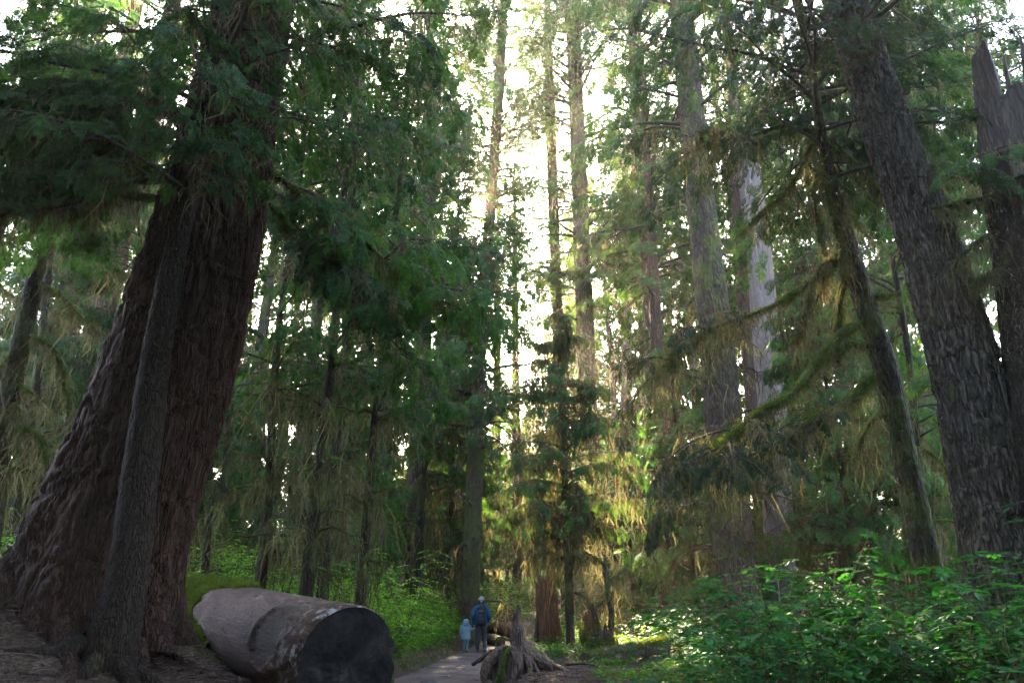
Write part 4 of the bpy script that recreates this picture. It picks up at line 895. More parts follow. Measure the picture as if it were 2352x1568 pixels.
# ------------------------------------------------------------------ logs and stumps
M['wood_grey'] = bark_mat('weathered_grey_wood', (.078, .047, .031), (.052, .031, .021), (.125, .088, .064), .3, 7, .12, .6, crack=.3)
M['wood_red'] = bark_mat('rotting_red_wood', (.14, .06, .032), (.09, .042, .026), (.2, .11, .065), .05, 9, .1, 1.0)
M['wood_pale'] = bark_mat('bleached_wood', (.27, .24, .22), (.2, .165, .145), (.20, .09, .065), 0, 10, .06, .8, crack=.2)
M['wood_brown'] = bark_mat('brown_stump_wood', (.085, .058, .042), (.06, .042, .032), (.14, .10, .078), .2, 10, .12, 1.0)
M['wood_slab'] = bark_mat('weathered_slab_wood', (.21, .175, .155), (.14, .11, .095), (.14, .07, .05), 0, 10, .05, .9, crack=.5)
def log_material():
    m, nt, N = new_mat('barkless_log_wood'); L = nt.links.new
    tc = N('ShaderNodeTexCoord'); mp = N('ShaderNodeMapping'); mp.inputs['Scale'].default_value = (1, 1, .3); L(tc.outputs['Object'], mp.inputs[0])
    n1 = N('ShaderNodeTexNoise', i_Scale=2.1, i_Detail=8.0, i_Distortion=.7, i_Roughness=.68); L(mp.outputs[0], n1.inputs['Vector'])
    n2 = N('ShaderNodeTexNoise', i_Scale=28.0, i_Detail=5.0, i_Roughness=.7); L(mp.outputs[0], n2.inputs['Vector'])
    n3 = N('ShaderNodeTexNoise', i_Scale=1.3, i_Detail=4.0, i_Distortion=.8); L(tc.outputs['Object'], n3.inputs['Vector'])
    r1 = ramp(N, [(.36, (.010, .007, .006)), (.43, (.050, .021, .012)), (.52, (.058, .032, .021)), (.60, (.084, .053, .037)), (.70, (.17, .138, .115))]); L(n1.outputs['Fac'], r1.inputs[0])
    gr = ramp(N, [(.36, (.3, .29, .28)), (.5, (.9, .9, .9)), (.64, (1.45, 1.42, 1.4))]); L(n2.outputs['Fac'], gr.inputs[0])
    col = mixc(N, L, .8, r1.outputs[0], gr.outputs[0], 'MULTIPLY')
    bl = ramp(N, [(.62, (0, 0, 0)), (.68, (1, 1, 1))]); L(n3.outputs['Fac'], bl.inputs[0]); col = mixc(N, L, bl.outputs[0], col, (.025, .021, .02))
    at_ = N('ShaderNodeAttribute', attribute_name='bark'); dk = ramp(N, [(.35, (.007, .006, .005)), (.6, (.022, .015, .012)), (.75, (.07, .042, .03))]); L(n2.outputs['Fac'], dk.inputs[0]); col = mixc(N, L, at_.outputs['Fac'], col, dk.outputs[0])  # the attribute marks the knot hollow, coloured darker
    n4 = N('ShaderNodeTexNoise', i_Scale=6.0, i_Detail=6.0, i_Roughness=.65); L(tc.outputs['Object'], n4.inputs['Vector']); sp_ = ramp(N, [(.53, (0, 0, 0)), (.62, (1, 1, 1))]); L(n4.outputs['Fac'], sp_.inputs[0])
    sz = N('ShaderNodeSeparateXYZ'); L(tc.outputs['Object'], sz.inputs[0]); ne = ramp(N, [(.1, (1, 1, 1)), (.95, (0, 0, 0))]); L(sz.outputs['Z'], ne.inputs[0]); ml = N('ShaderNodeMath', operation='MULTIPLY'); L(sp_.outputs[0], ml.inputs[0]); L(ne.outputs[0], ml.inputs[1])
    col = mixc(N, L, ml.outputs[0], col, (.30, .29, .27))
    h = N('ShaderNodeMath', operation='MULTIPLY_ADD', i_1=1.6); L(n1.outputs['Fac'], h.inputs[0]); L(n2.outputs['Fac'], h.inputs[2])
    bp = N('ShaderNodeBump', i_Strength=.6, i_Distance=.04); L(h.outputs[0], bp.inputs['Height'])
    p = N('ShaderNodeBsdfPrincipled', i_Roughness=.75); p.inputs['Specular IOR Level'].default_value = .15; L(col, p.inputs['Base Color']); L(bp.outputs[0], p.inputs['Normal'])
    o = N('ShaderNodeOutputMaterial'); L(p.outputs[0], o.inputs[0]); return m
def cut_material():
    m, nt, N = new_mat('charred_cut_wood'); L = nt.links.new
    tc = N('ShaderNodeTexCoord'); n1 = N('ShaderNodeTexNoise', i_Scale=2.0, i_Detail=6.0, i_Roughness=.7); L(tc.outputs['Object'], n1.inputs['Vector'])
    r = ramp(N, [(.42, (.008, .007, .007)), (.56, (.020, .017, .015)), (.66, (.055, .042, .034)), (.74, (.10, .04, .028))]); L(n1.outputs['Fac'], r.inputs[0])
    n2 = N('ShaderNodeTexNoise', i_Scale=14.0, i_Detail=5.0); L(tc.outputs['Object'], n2.inputs['Vector'])
    bp = N('ShaderNodeBump', i_Strength=.6, i_Distance=.03); L(n2.outputs['Fac'], bp.inputs['Height'])
    p = N('ShaderNodeBsdfPrincipled', i_Roughness=.85); p.inputs['Specular IOR Level'].default_value = .08; L(r.outputs[0], p.inputs['Base Color']); L(bp.outputs[0], p.inputs['Normal'])
    o = N('ShaderNodeOutputMaterial'); L(p.outputs[0], o.inputs[0]); return m
def big_log():
    a = px(800, 1522, 8.6); b = px(425, 1388, 15.6)
    R1, R2 = .62, .58
    root = thing('fallen_log', (a[0], a[1], gz(a[0], a[1])), 'huge barkless grey-brown fallen log with a dark sawn end beside the path', 'log')
    b = b + (b - a) * .15; base = np.array(root.location)
    q = (Vector(b) - Vector(a)).to_track_quat('Z', 'Y'); L = float(np.linalg.norm(b - a))
    lf = q.inverted() @ Vector((-.62, -.72, .25)); KN = math.atan2(lf.y, lf.x)
    th = np.linspace(0, 2 * np.pi, 360, endpoint=False); zz = np.linspace(0, L, 320); TH, ZZ = np.meshgrid(th, zz)
    RR = (R1 + (R2 - R1) * ZZ / L) * (1 + .03 * (fbm(np.cos(TH) * 2 + 5, ZZ * .6 + np.sin(TH) * 2, 81, 3) - .45) * 2)
    dents = sstep(.55, .66, fbm(np.cos(TH) * 2.2 + 9, ZZ * 1.1 + np.sin(TH) * 2.2, 83, 3)); RR = RR - .035 * dents
    isl = sstep(.50, .53, fbm(np.cos(TH) * 1.6 + 3, ZZ * .55 + np.sin(TH) * 1.6, 84, 4)); RR = RR + .0 * isl * (.6 + .8 * fbm(TH * 14, ZZ * 3, 86, 2))
    crk = np.exp(-((vnoise(TH / (2 * np.pi) * 26 + .6 * fbm(TH, ZZ * 1.5, 89, 2), ZZ * .35, 87, 26) - .5) / .035) ** 2); RR = RR - .004 * crk * (1 - isl)
    phi = np.arctan2(np.sin(TH - KN), np.cos(TH - KN)); kd = np.sqrt((phi * .62 / .30) ** 2 + ((ZZ - 1.25) / .42) ** 2) + .5 * (fbm(TH * 5, ZZ * 4, 92, 3) - .45); isl = np.clip(1.25 - kd, 0, 1) ** .5; RR = RR - .05 * isl + .03 * np.exp(-((kd - 1.35) / .25) ** 2)  # knot hollow: dented in, its mask also darkens the colour
    RR = RR - .022 * np.exp(-(ZZ / .05) ** 2) + .012 * (fbm(TH * 9, ZZ * 1.2, 85, 2) - .5)
    V = np.stack([RR * np.cos(TH), RR * np.sin(TH), ZZ], -1); n = 360; idx = np.arange(V.shape[0] * n).reshape(-1, n); nx = np.roll(idx, -1, 1)
    m = MB(); m.add(V.reshape(-1, 3), np.stack([idx[:-1], nx[:-1], nx[1:], idx[1:]], -1).reshape(-1, 4))
    loc = Vector(a) - Vector(base)
    body = m.build('log_body', log_material(), root, True); at_ = body.data.attributes.new('bark', 'FLOAT', 'POINT'); at_.data.foreach_set('value', isl.ravel().astype(np.float32)); body.rotation_mode = 'QUATERNION'; body.rotation_quaternion = q; body.location = loc
    # the sawn end: a rough, slightly dished disc
    c = MB(); rr = np.linspace(0, 1, 30); T2, R_ = np.meshgrid(th, rr); rim = RR[0][None]
    Z2 = .05 * (fbm(R_ * np.cos(T2) * 3 + 4, R_ * np.sin(T2) * 3 + 4, 88, 4) - .5) * (1 - R_ ** 8) + .03 * sstep(.5, .9, R_ * np.cos(T2 - 1)) - .004
    W = np.stack([R_ * rim * np.cos(T2), R_ * rim * np.sin(T2), Z2], -1); i2 = np.arange(30 * n).reshape(30, n); n2 = np.roll(i2, -1, 1)
    c.add(W.reshape(-1, 3), np.stack([i2[:-1], i2[1:], n2[1:], n2[:-1]], -1).reshape(-1, 4))
    e = c.build('sawn_end', cut_material(), root, True); e.rotation_mode = 'QUATERNION'; e.rotation_quaternion = q; e.location = loc
    # moss blanket over the far part
    mm = MB(); rng = np.random.default_rng(90); k = 60000
    t = rng.uniform(0, 6.283, k); z = L * (.38 + .62 * rng.random(k)); up = np.array(q.inverted() @ Vector((0, 0, 1)))
    keep = (np.cos(t) * up[0] + np.sin(t) * up[1] > -.35) & (z > L * (.38 + .16 * fbm(t * 2, z * 0, 91, 3) + .06 * np.sin(t * 3))); t = t[keep]; z = z[keep]; k = len(t)
    rad_ = np.array([R1 + (R2 - R1) * a_ / L for a_ in z]) + .0
    p = np.stack([rad_ * np.cos(t), rad_ * np.sin(t), z], 1); nn = np.stack([np.cos(t), np.sin(t), t * 0], 1)
    d = nrm(nn * .7 + rng.normal(0, .5, (k, 3)) - up * .25); s_ = nrm(np.cross(d, rng.normal(0, 1, (k, 3)))); ll = .07 * rng.uniform(.4, 1.5, k)[:, None]
    VV = np.stack([p - s_ * .011, p + s_ * .011, p + nn * .03 + d * ll], 1); mm.add(VV.reshape(-1, 3), np.arange(3 * k).reshape(k, 3))
    o = mm.build('moss_blanket', M['moss'], root); o.rotation_mode = 'QUATERNION'; o.rotation_quaternion = q; o.location = loc
big_log()
def plain_log(a, b, r, label, mat, moss=True, seed=1, end='wood_brown'):
    base = (a + b) / 2; base[2] = gz(base[0], base[1]); root = thing('fallen_log', base, label, 'log'); rng = np.random.default_rng(seed)
    A = np.array([[*(a - base), r], [*((a + b) / 2 - base + np.array([0, 0, .03])), r * .97], [*(b - base), r * .9]])
    trunk_mesh(A, nseg=26, step=.1, lump=.1, furrow=r * .06, cell=r * .5, stretch=4, seed=seed, ref=(0, 0, 1)).build('log_body', M[mat], root, True)
    e = MB(); th = np.linspace(0, 6.283, 22, endpoint=False); ax = nrm(a - b); S = nrm(np.cross(ax, np.array([0, 0, 1.]))); U = np.cross(S, ax)
    rim = a - base + ax * .02 + r * .93 * (np.cos(th)[:, None] * S + np.sin(th)[:, None] * U); e.add(np.vstack([rim, a - base + ax * .01]), np.stack([np.arange(22), np.roll(np.arange(22), -1), np.full(22, 22)], 1))
    e.build('broken_end', M[end], root)
    if moss:
        cm = MB(); k = int(2200 * np.linalg.norm(b - a) * r * 3); t = rng.random(k)[:, None]; p = (a - base) * (1 - t) + (b - base) * t; w = rng.uniform(-1.3, 1.3, k)[:, None]
        n_ = np.cos(w) * np.array([0, 0, 1.]) + np.sin(w) * nrm(np.cross(b - a, np.array([0, 0, 1.]))); d = nrm(n_ + rng.normal(0, .5, (k, 3))); s_ = nrm(np.cross(d, rng.normal(0, 1, (k, 3)))); ll = .06 * rng.uniform(.4, 1.5, k)[:, None]; q = p + n_ * r * .97
        cm.add(np.stack([q - s_ * .012, q + s_ * .012, q + d * ll], 1).reshape(-1, 3), np.arange(3 * k).reshape(k, 3)); cm.build('moss_blanket', M['moss'], root)
    return root
def on_ground(x, y, D, up=0.0):
    p = px(x, y, D); p[2] = gz(p[0], p[1]) + up; return p
plain_log(px(1238, 1386, 46) , px(1085, 1386, 46), .20, 'long thin mossy log lying across the end of the path', 'wood_brown', True, 1)
plain_log(on_ground(1188, 1420, 31, .30), on_ground(1132, 1410, 33, .30), .27, 'reddish rotting log end sticking out of green plants near the path', 'wood_red', False, 2, 'bark_dark')
plain_log(on_ground(1148, 1440, 27, .16), on_ground(1118, 1430, 29, .18), .20, 'short dark log on the left path edge ahead of the adult', 'bark_dark', False, 3, 'bark_dark')
plain_log(on_ground(1345, 1510, 17.5, .12), on_ground(1530, 1490, 19.5, .2), .20, 'low moss-covered log lying right of the young hemlock', 'wood_brown', True, 4)
plain_log(on_ground(2230, 1560, 8.5, .05), on_ground(2420, 1540, 9.5, .10), .09, 'thin sunlit mossy log under shrubs at the bottom right', 'wood_brown', True, 5)
def stick(a, b, r, label):
    root = thing('fallen_branch', (a + b) / 2, label, 'branch'); c = (a + b) / 2; mid = c * 0 + np.array([.02, .03, .05])
    A = np.array([[*(a - c), r], [*mid, r * .8], [*(b - c), r * .4]]); trunk_mesh(A, nseg=8, step=.05, lump=.2, seed=3, ref=(0, 0, 1)).build('branch_wood', M['wood_grey'], root, True)
    q = mid + np.array([.25, -.1, .12]); trunk_mesh(np.array([[*mid, r * .6], [*((mid + q) / 2 + .01), r * .45], [*q, r * .2]]), nseg=6, step=.05, seed=2, ref=(0, 0, 1)).build('side_twig', M['wood_grey'], root, True)
stick(on_ground(1300, 1517, 16.6, .08), on_ground(1395, 1535, 16.0, .05), .035, 'grey fallen branch lying on red litter right of the broken root stump')
stick(on_ground(560, 1590, 7.6, .06), on_ground(640, 1560, 8.0, .06), .025, 'thin pale stick on dark litter in front of the big log')

def broken_stump(mb, base, r0, r1, H, nseg=72, rows=40, thick=.45, lean=(0, 0), grain=.035, seed=0, flare=.3, flare_h=.4, lobes=5, tv=0):
    """hollow splintered stump; H(theta) gives the height of the broken rim"""
    th = np.linspace(0, 2 * np.pi, nseg, endpoint=False); h = H(th); t = np.linspace(0, 1, rows)
    TH, TT = np.meshgrid(th, t); Z = TT * h[None]; hm = h.max()
    R = r0 + (r1 - r0) * Z / hm; rng = np.random.default_rng(seed); ph = rng.uniform(0, 6.28)
    R = R * (1 + flare * np.exp(-Z / flare_h) * (.4 + .6 * np.cos(lobes * TH + ph)))
    R = R * (1 + grain * 4 * (fbm(TH * nseg / 22 + .5 * fbm(TH * 2, Z * 1.5, seed + 6, 2), Z * .9, seed + 1, 4) - .45) + .12 * (fbm(np.cos(TH) * 2 + 3, Z * .8 + np.sin(TH) * 2, seed + 4, 2) - .45))
    X = R * np.cos(TH) + lean[0] * Z; Y = R * np.sin(TH) + lean[1] * Z
    Ti = np.linspace(1, .45, 10); TH2, TI = np.meshgrid(th, Ti); Zi = TI * h[None]; k_ = np.linspace(0, 1, 10)[:, None]
    Ri = R[-1][None] * (1 - thick * (.12 + .88 * k_ ** .6)); Xi = Ri * np.cos(TH2) + lean[0] * Zi; Yi = Ri * np.sin(TH2) + lean[1] * Zi
    V = np.concatenate([np.stack([X, Y, Z - .1 * (TT == 0)], -1), np.stack([Xi, Yi, Zi], -1)], 0); n = V.shape[0]
    V = np.concatenate([V.reshape(-1, 3), [[lean[0] * .3 * hm, lean[1] * .3 * hm, h.min() * .4]]]) + np.asarray(base)
    idx = np.arange(n * nseg).reshape(n, nseg); nx = np.roll(idx, -1, 1)
    Fq = np.stack([idx[:-1], nx[:-1], nx[1:], idx[1:]], -1).reshape(-1, 4)
    b0 = mb.n; mb.add(V, Fq); last = idx[-1]; mb.f.setdefault(3, []).append(np.stack([last, np.roll(last, -1), np.full(nseg, n * nseg)], 1) + b0)
def jag(seed, h0, h1, peaks, n=0):
    """rim heights: base h0, peaks = (angle, width, height)"""
    def H(th):
        h = h0 + (h1 - h0) * fbm(th * 4.0, th * 0 + seed, seed, 3, ) * np.abs(np.cos(th * .5)) ** .2 + 0 * th
        for pk in peaks:
            a, w_, p = pk[:3]; ex = pk[3] if len(pk) > 3 else 1.6
            d = np.abs((th - a + np.pi) % (2 * np.pi) - np.pi); h = np.maximum(h, p * (1 - (d / w_) ** ex) + .05 * np.sin(th * 17 + seed))
        return np.maximum(h + .06 * h0 * (vnoise(th * 9, th * 0, seed + 2) - .5), .05)
    return H
def roots(root, origin, specs, mat, seed=0):
    for i, pts in enumerate(specs):
        A = np.array([[*(np.array(p[:3]) - origin), p[3]] for p in pts])
        trunk_mesh(A, nseg=36, step=.03, lump=.22, furrow=.022, cell=.055, stretch=6, seed=seed + i, ref=(.1, .2, 1)).build('root', M[mat], root, True)
# tall splintered stump
def tall_stump():
    b = px(1262, 1440, 26); b[2] = gz(b[0], b[1]); root = thing('broken_stump', b, 'tall splintered rust-brown stump standing right of the path', 'stump')
    m = MB(); broken_stump(m, (0, 0, 0), .43, .33, jag(3, 1.8, 2.4, [(-1.0, .34, 2.9), (-2.4, .5, 2.45), (-.3, .4, 2.2)]), 90, 60, .5, (-.06, 0), .05, 7, .45, .35)
    m.build('stump_wood', M['wood_red'], root, True)
    s = MB(); s.add_mb(trunk_mesh(np.array([[.10, -.28, 1.4, .17], [.07, -.27, 2.4, .12], [.03, -.24, 3.15, .03]]), nseg=12, step=.06, lump=.2, furrow=.02, cell=.05, stretch=8, seed=5)); s.build('splinter', M['wood_red'], root, True)
    s = MB(); s.add_mb(trunk_mesh(np.array([[-.48, -.22, -.1, .10], [-.45, -.2, .6, .07], [-.42, -.16, 1.1, .02]]), nseg=10, step=.06, lump=.2, furrow=.02, cell=.05, stretch=8, seed=6)); s.build('bark_slab', M['wood_grey'], root, True)
tall_stump()
# root stump in front, right of the path
def root_stump():
    D = 15.6; b = px(1205, 1560, D); b[2] = gz(b[0], b[1]); root = thing('root_stump', b, 'weathered root stump with a tall grey spike and sprawling roots at the path edge', 'stump')
    def q(x, y, d, r): return (*px(x, y, d), r)
    roots(root, b, [[q(1189, 1387, 16.6, .012), q(1191, 1400, 16.6, .055), q(1187, 1420, 16.6, .10), q(1189, 1445, 16.55, .15), q(1193, 1475, 16.5, .20), q(1206, 1500, 16.3, .28), q(1232, 1516, 16.1, .22), q(1264, 1532, 15.9, .14), q(1312, 1548, 15.7, .06)]], 'wood_grey', 1)
    roots(root, b, [[q(1172, 1487, 15.4, .06), q(1183, 1500, 15.2, .09), q(1189, 1522, 15.0, .085), q(1182, 1545, 14.9, .055), q(1174, 1580, 14.7, .04), q(1166, 1610, 14.6, .03)],
                    [q(1160, 1497, 15.7, .15), q(1140, 1507, 15.5, .13), q(1122, 1520, 15.3, .11), q(1112, 1545, 15.1, .08), q(1114, 1575, 15.0, .035)],
                    [q(1150, 1495, 15.9, .10), q(1128, 1500, 15.9, .07), q(1108, 1510, 15.9, .05), q(1085, 1525, 15.8, .03)],
                    [q(1195, 1500, 15.8, .09), q(1212, 1520, 15.6, .07), q(1218, 1550, 15.4, .06), q(1214, 1600, 15.2, .04)],
                    [q(1200, 1480, 16.3, .10), q(1217, 1515, 15.9, .07), q(1235, 1545, 15.6, .05), q(1248, 1590, 15.3, .03)]], 'wood_grey', 10)
    c = px(1163, 1560, 15.7); c[2] = gz(c[0], c[1]); m = MB()
    broken_stump(m, c - b, .36, .30, jag(9, .50, .75, [(.5, .5, 1.05), (-1.7, .6, .70)]), 80, 40, .6, (.05, 0), .05, 12, .35, .25, 4); m.build('stump_wood', M['wood_brown'], root, True)
    r = MB(); broken_stump(r, px(1181, 1500, 15.9) - b - np.array([0, 0, .30]), .15, .07, jag(11, .35, .5, [(1.5, .8, .72), (-1, .7, .58)]), 40, 30, .6, (.06, 0), .06, 13, .1, .2); r.build('red_heartwood', M['wood_red'], root, True)
    cm = MB(); rng = np.random.default_rng(5); P = np.array([px(a, y, d) for a, y, d in [(1172, 1490, 15.25), (1160, 1505, 15.15), (1155, 1530, 15.1), (1148, 1555, 15.05), (1140, 1575, 15.0)]]) - b
    limb_moss(cm, rng, spline(np.concatenate([P, np.full((5, 1), .05)], 1), .06)[:, :3], .05, .025, 2500); cm.build('moss_strip', M['moss'], root)
root_stump()
def small_stump(x, y, D, r, h, label, mat, seed, peaks):
    b = px(x, y, D); b[2] = gz(b[0], b[1]); root = thing('tree_stump', b, label, 'stump'); m = MB()
    broken_stump(m, (0, 0, 0), r, r * .75, jag(seed, h * .55, h * .8, peaks), 60, 40, .5, (.02, 0), .05, seed, .4, .3); m.build('stump_wood', M[mat], root, True)
    cm = MB(); rng = np.random.default_rng(seed); k = 5000; t = rng.uniform(0, 6.28, k); z = h * .5 * rng.random(k) ** 2; rr = r * (1.25 - .3 * z / h); p = np.stack([rr * np.cos(t), rr * np.sin(t), z], 1)
    d = nrm(np.stack([np.cos(t), np.sin(t), t * 0 + .2], 1) + rng.normal(0, .5, (k, 3))); s_ = nrm(np.cross(d, rng.normal(0, 1, (k, 3)))); cm.add(np.stack([p - s_ * .01, p + s_ * .01, p + d * .06], 1).reshape(-1, 3), np.arange(3 * k).reshape(k, 3)); cm.build('moss_skirt', M['moss'], root)
small_stump(852, 1470, 11.5, .30, 1.15, 'dark jagged stump just behind the sawn log end', 'wood_brown', 21, [(-1.6, .5, 1.1), (.6, .5, .95), (2.6, .5, .8)])
small_stump(1357, 1480, 24, .28, 1.55, 'rust-red rotting stump behind the young hemlock', 'wood_red', 22, [(-1.6, .6, 1.55), (1.0, .7, 1.2)])
small_stump(1385, 1495, 20.5, .34, .8, 'low black mossy stump with crooked saplings, beside the young hemlock', 'bark_dark', 23, [(-1.4, .5, .8), (2, .6, .7)])
def sapling(rows, D, label, seed, limbs):
    base, A = px_axis(rows, D); root = thing('crooked_sapling', base, label, 'tree'); trunk_mesh(A, nseg=12, step=.05, lump=.15, seed=seed).build('trunk', M['bark_dark'], root, True); mo = MB(); rng = np.random.default_rng(seed)
    for pts, r in limbs:
        A2 = limb_px([(a, b_, D) for a, b_ in pts], r, r * .3); A2[:, :3] -= base
        l = trunk_mesh(A2, nseg=8, step=.05, lump=.2, seed=seed).build('limb', M['bark_dark'], root, True); sp = spline(A2, .1)[:, :3]; cm = MB(); limb_moss(cm, rng, sp, r * 1.3, r * .6, 500); cm.build('moss_sleeve', M['moss'], l)
        i_ = np.linspace(0, len(sp) - 1, 10).astype(int); moss_on(mo, rng, sp[i_][None], 120, .4, .02, .05, .99, 6, .04)
    i_ = np.linspace(len(A) // 2, len(A) - 1, 8).astype(int); moss_on(mo, rng, spline(A, .2)[-12:, :3][None], 60, .4, .02, .05, .99, 6, .06)
    mo.build('lichen_clumps', M['lichen'], root)
sapling([(1398, 1475, 16), (1404, 1430, 15), (1402, 1390, 14), (1394, 1340, 12), (1390, 1280, 9)], 20.5, 'crooked dark sapling curving up from the low black stump', 41, [([(1394, 1335), (1430, 1310), (1470, 1290)], .03), ([(1392, 1300), (1360, 1275), (1320, 1265)], .03)])
sapling([(1392, 1480, 13), (1375, 1440, 12), (1362, 1400, 11), (1345, 1370, 9), (1320, 1360, 6)], 20.6, 'mossy leaning sapling bending left from the low black stump', 42, [([(1362, 1400), (1390, 1375), (1420, 1345)], .03)])
sapling([(470, 1330, 18), (474, 1270, 16), (480, 1200, 13), (488, 1150, 9)], 15, 'short mossy dead sapling with a heavy moss clump behind the log', 43, [([(482, 1190), (450, 1200), (425, 1230)], .04), ([(485, 1170), (510, 1185), (520, 1240)], .05)])

# bleached snag and the broken snag at the top right
def snags():
    base, A = px_axis([(1792, 1330, 66), (1778, 1000, 60), (1762, 800, 58), (1745, 600, 54), (1730, 480, 50), (1716, 340, 44), (1712, 310, 40)], 27)
    root = thing('bleached_snag', base, 'bleached barkless snag streaked pale grey and red', 'tree')
    A[-1, 3] *= .6; trunk_mesh(A, nseg=60, step=.1, lump=.07, furrow=.04, cell=.16, stretch=9, seed=51).build('trunk', M['wood_pale'], root, True)
    h = A[-1]; m = MB()
    for k in range(4):
        a = k * 1.6; o = h[:3] + np.array([math.cos(a), math.sin(a), 0]) * h[3] * .8
        trunk_mesh(np.array([[*(o - [0, 0, .6]), .12], [*(o + [0, 0, .3]), .08], [*(o + [.03, 0, .5 + .25 * k]), .01]]), nseg=8, step=.06, lump=.2, seed=k).build('splinter', M['wood_pale'], root, True)
    D = 10.3; rows = [(2480, 1400, 200), (2436, 1000, 190), (2408, 760, 182), (2378, 540, 176), (2352, 380, 172)]
    base, A = px_axis(rows, D); root = thing('broken_snag', base, 'broken topped snag with splintered pale wood at the upper right edge', 'tree')
    trunk_mesh(A, nseg=140, step=.06, lump=.06, furrow=.03, cell=.10, stretch=3, flare=.3, flare_h=.8, seed=52).build('trunk', M['bark_brown'], root, True)
    t = A[-1]; lean = (A[-1, :2] - A[-2, :2]) / (A[-1, 2] - A[-2, 2]); k = np.array([t[0] + .02, t[1] - .06, t[2] - .45])
    hh = float(px(2240, 112, D)[2] - base[2] - k[2])
    m = MB(); broken_stump(m, k, t[3] * 1.07, t[3] * .98, jag(31, hh * .5, hh * .72, [(2.95, .72, hh * 1.0, 8), (-2.45, .10, hh * .8, 2), (-2.02, .14, hh * .9, 2), (-1.75, .12, hh * .84, 2), (-1.45, .16, hh * .93, 2), (-1.15, .12, hh * .86, 2), (-.8, .2, hh * .95, 2), (.4, .4, hh * .9, 2)]), 160, 70, .35, tuple(lean), .05, 53, 0, .3)
    m.build('splintered_top', M['wood_slab'], root, True)
    rng = np.random.default_rng(54); mo = MB(); P = []
    for pts in ([(2330, 430), (2260, 455), (2190, 470), (2140, 480)], [(2340, 520), (2270, 540), (2210, 590), (2180, 640)], [(2350, 640), (2290, 620), (2230, 660)]):
        A2 = limb_px([(a, b_, D) for a, b_ in pts], .05, .02); A2[:, :3] -= base; l = trunk_mesh(A2, nseg=8, step=.06, lump=.15, seed=3).build('limb', M['bark_dark'], root, True)
        sp = spline(A2, .1)[:, :3]; cm = MB(); limb_moss(cm, rng, sp, .055, .02, 900); cm.build('moss_sleeve', M['moss'], l); i_ = np.linspace(0, len(sp) - 1, 10).astype(int); moss_on(mo, rng, sp[i_][None], 260, .35, .016, .05, .99, 6, .06)
    mo.build('lichen_clumps', M['lichen'], root)
snags()
# exposed roots and rocks at the foot of the near trees
def tree_roots(root, specs, mat, seed):
    o = np.array(root.location)
    for i, (x, y, ang, L, r) in enumerate(specs):
        A = []; rng = np.random.default_rng(seed + i); a = ang
        for k in range(6):
            A.append([x, y, gz(x, y) + (.12, .0, -.03, -.03, -.03, -.06)[k] * r / .1, r * (1.2, .85, .62, .45, .3, .15)[k]]); a += rng.normal(0, .3); x += math.cos(a) * L / 5; y += math.sin(a) * L / 5
        A = np.array(A); A[:, :3] -= o; trunk_mesh(A, nseg=14, step=.04, lump=.2, furrow=.006, cell=.05, stretch=4, seed=seed + i, ref=(.1, .2, 1)).build('root', M[mat], root, True)
gx, gy = giant.location[0], giant.location[1]; sx, sy = slim.location[0], slim.location[1]
tree_roots(slim, [(sx + .22, sy - .12, -.5, 1.3, .09), (sx - .2, sy - .2, -2.2, 1.2, .10), (sx + .05, sy - .28, -1.4, 1.0, .08), (sx + .3, sy + .05, .1, 1.2, .07), (sx - .3, sy, 3.3, 1.1, .07)], 'bark_brown', 700)
tree_roots(giant, [(gx - .9, gy - .8, -2.3, 1.6, .16), (gx - .3, gy - 1.15, -1.7, 1.5, .15), (gx + .5, gy - 1.1, -1.1, 1.4, .13), (gx + 1.0, gy - .6, -.5, 1.3, .12), (gx - 1.2, gy - .3, -2.8, 1.5, .15)], 'bark_red', 720)
def stone(x, y, D, s, label, seed):
    p = on_ground(x, y, D, -.02); root = MB(); u = np.linspace(0, 2 * np.pi, 40, endpoint=False); v = np.linspace(.02, np.pi - .02, 22); U, Vv = np.meshgrid(u, v)
    r = 1 + .5 * (fbm(np.cos(U) * np.sin(Vv) * 1.5 + 5, np.sin(U) * np.sin(Vv) * 1.5 + np.cos(Vv) * 2 + 5, seed, 3) - .45)
    W = np.stack([r * np.cos(U) * np.sin(Vv) * s, r * np.sin(U) * np.sin(Vv) * s * .8, r * np.cos(Vv) * s * .45], -1); idx = np.arange(W.shape[0] * 40).reshape(-1, 40); nx = np.roll(idx, -1, 1)
    root.add(W.reshape(-1, 3), np.stack([idx[:-1], idx[1:], nx[1:], nx[:-1]], -1).reshape(-1, 4)); o = root.build('stone', M['stone'], None, True); o.location = [float(a) for a in p]; tag(o, label, 'stone')
M['stone'] = plain_mat('dark_stone', (.03, .026, .024), (.07, .06, .055), 9, .8, .5)
stone(1027, 1541, 16.2, .14, 'dark rounded stone lying alone in the middle of the path', 1)
stone(1105, 1588, 13.8, .22, 'dark flat stone at the foot of the root stump', 2)
stone(985, 1565, 15.0, .20, 'dark stone on the left path edge near the sawn log', 3)
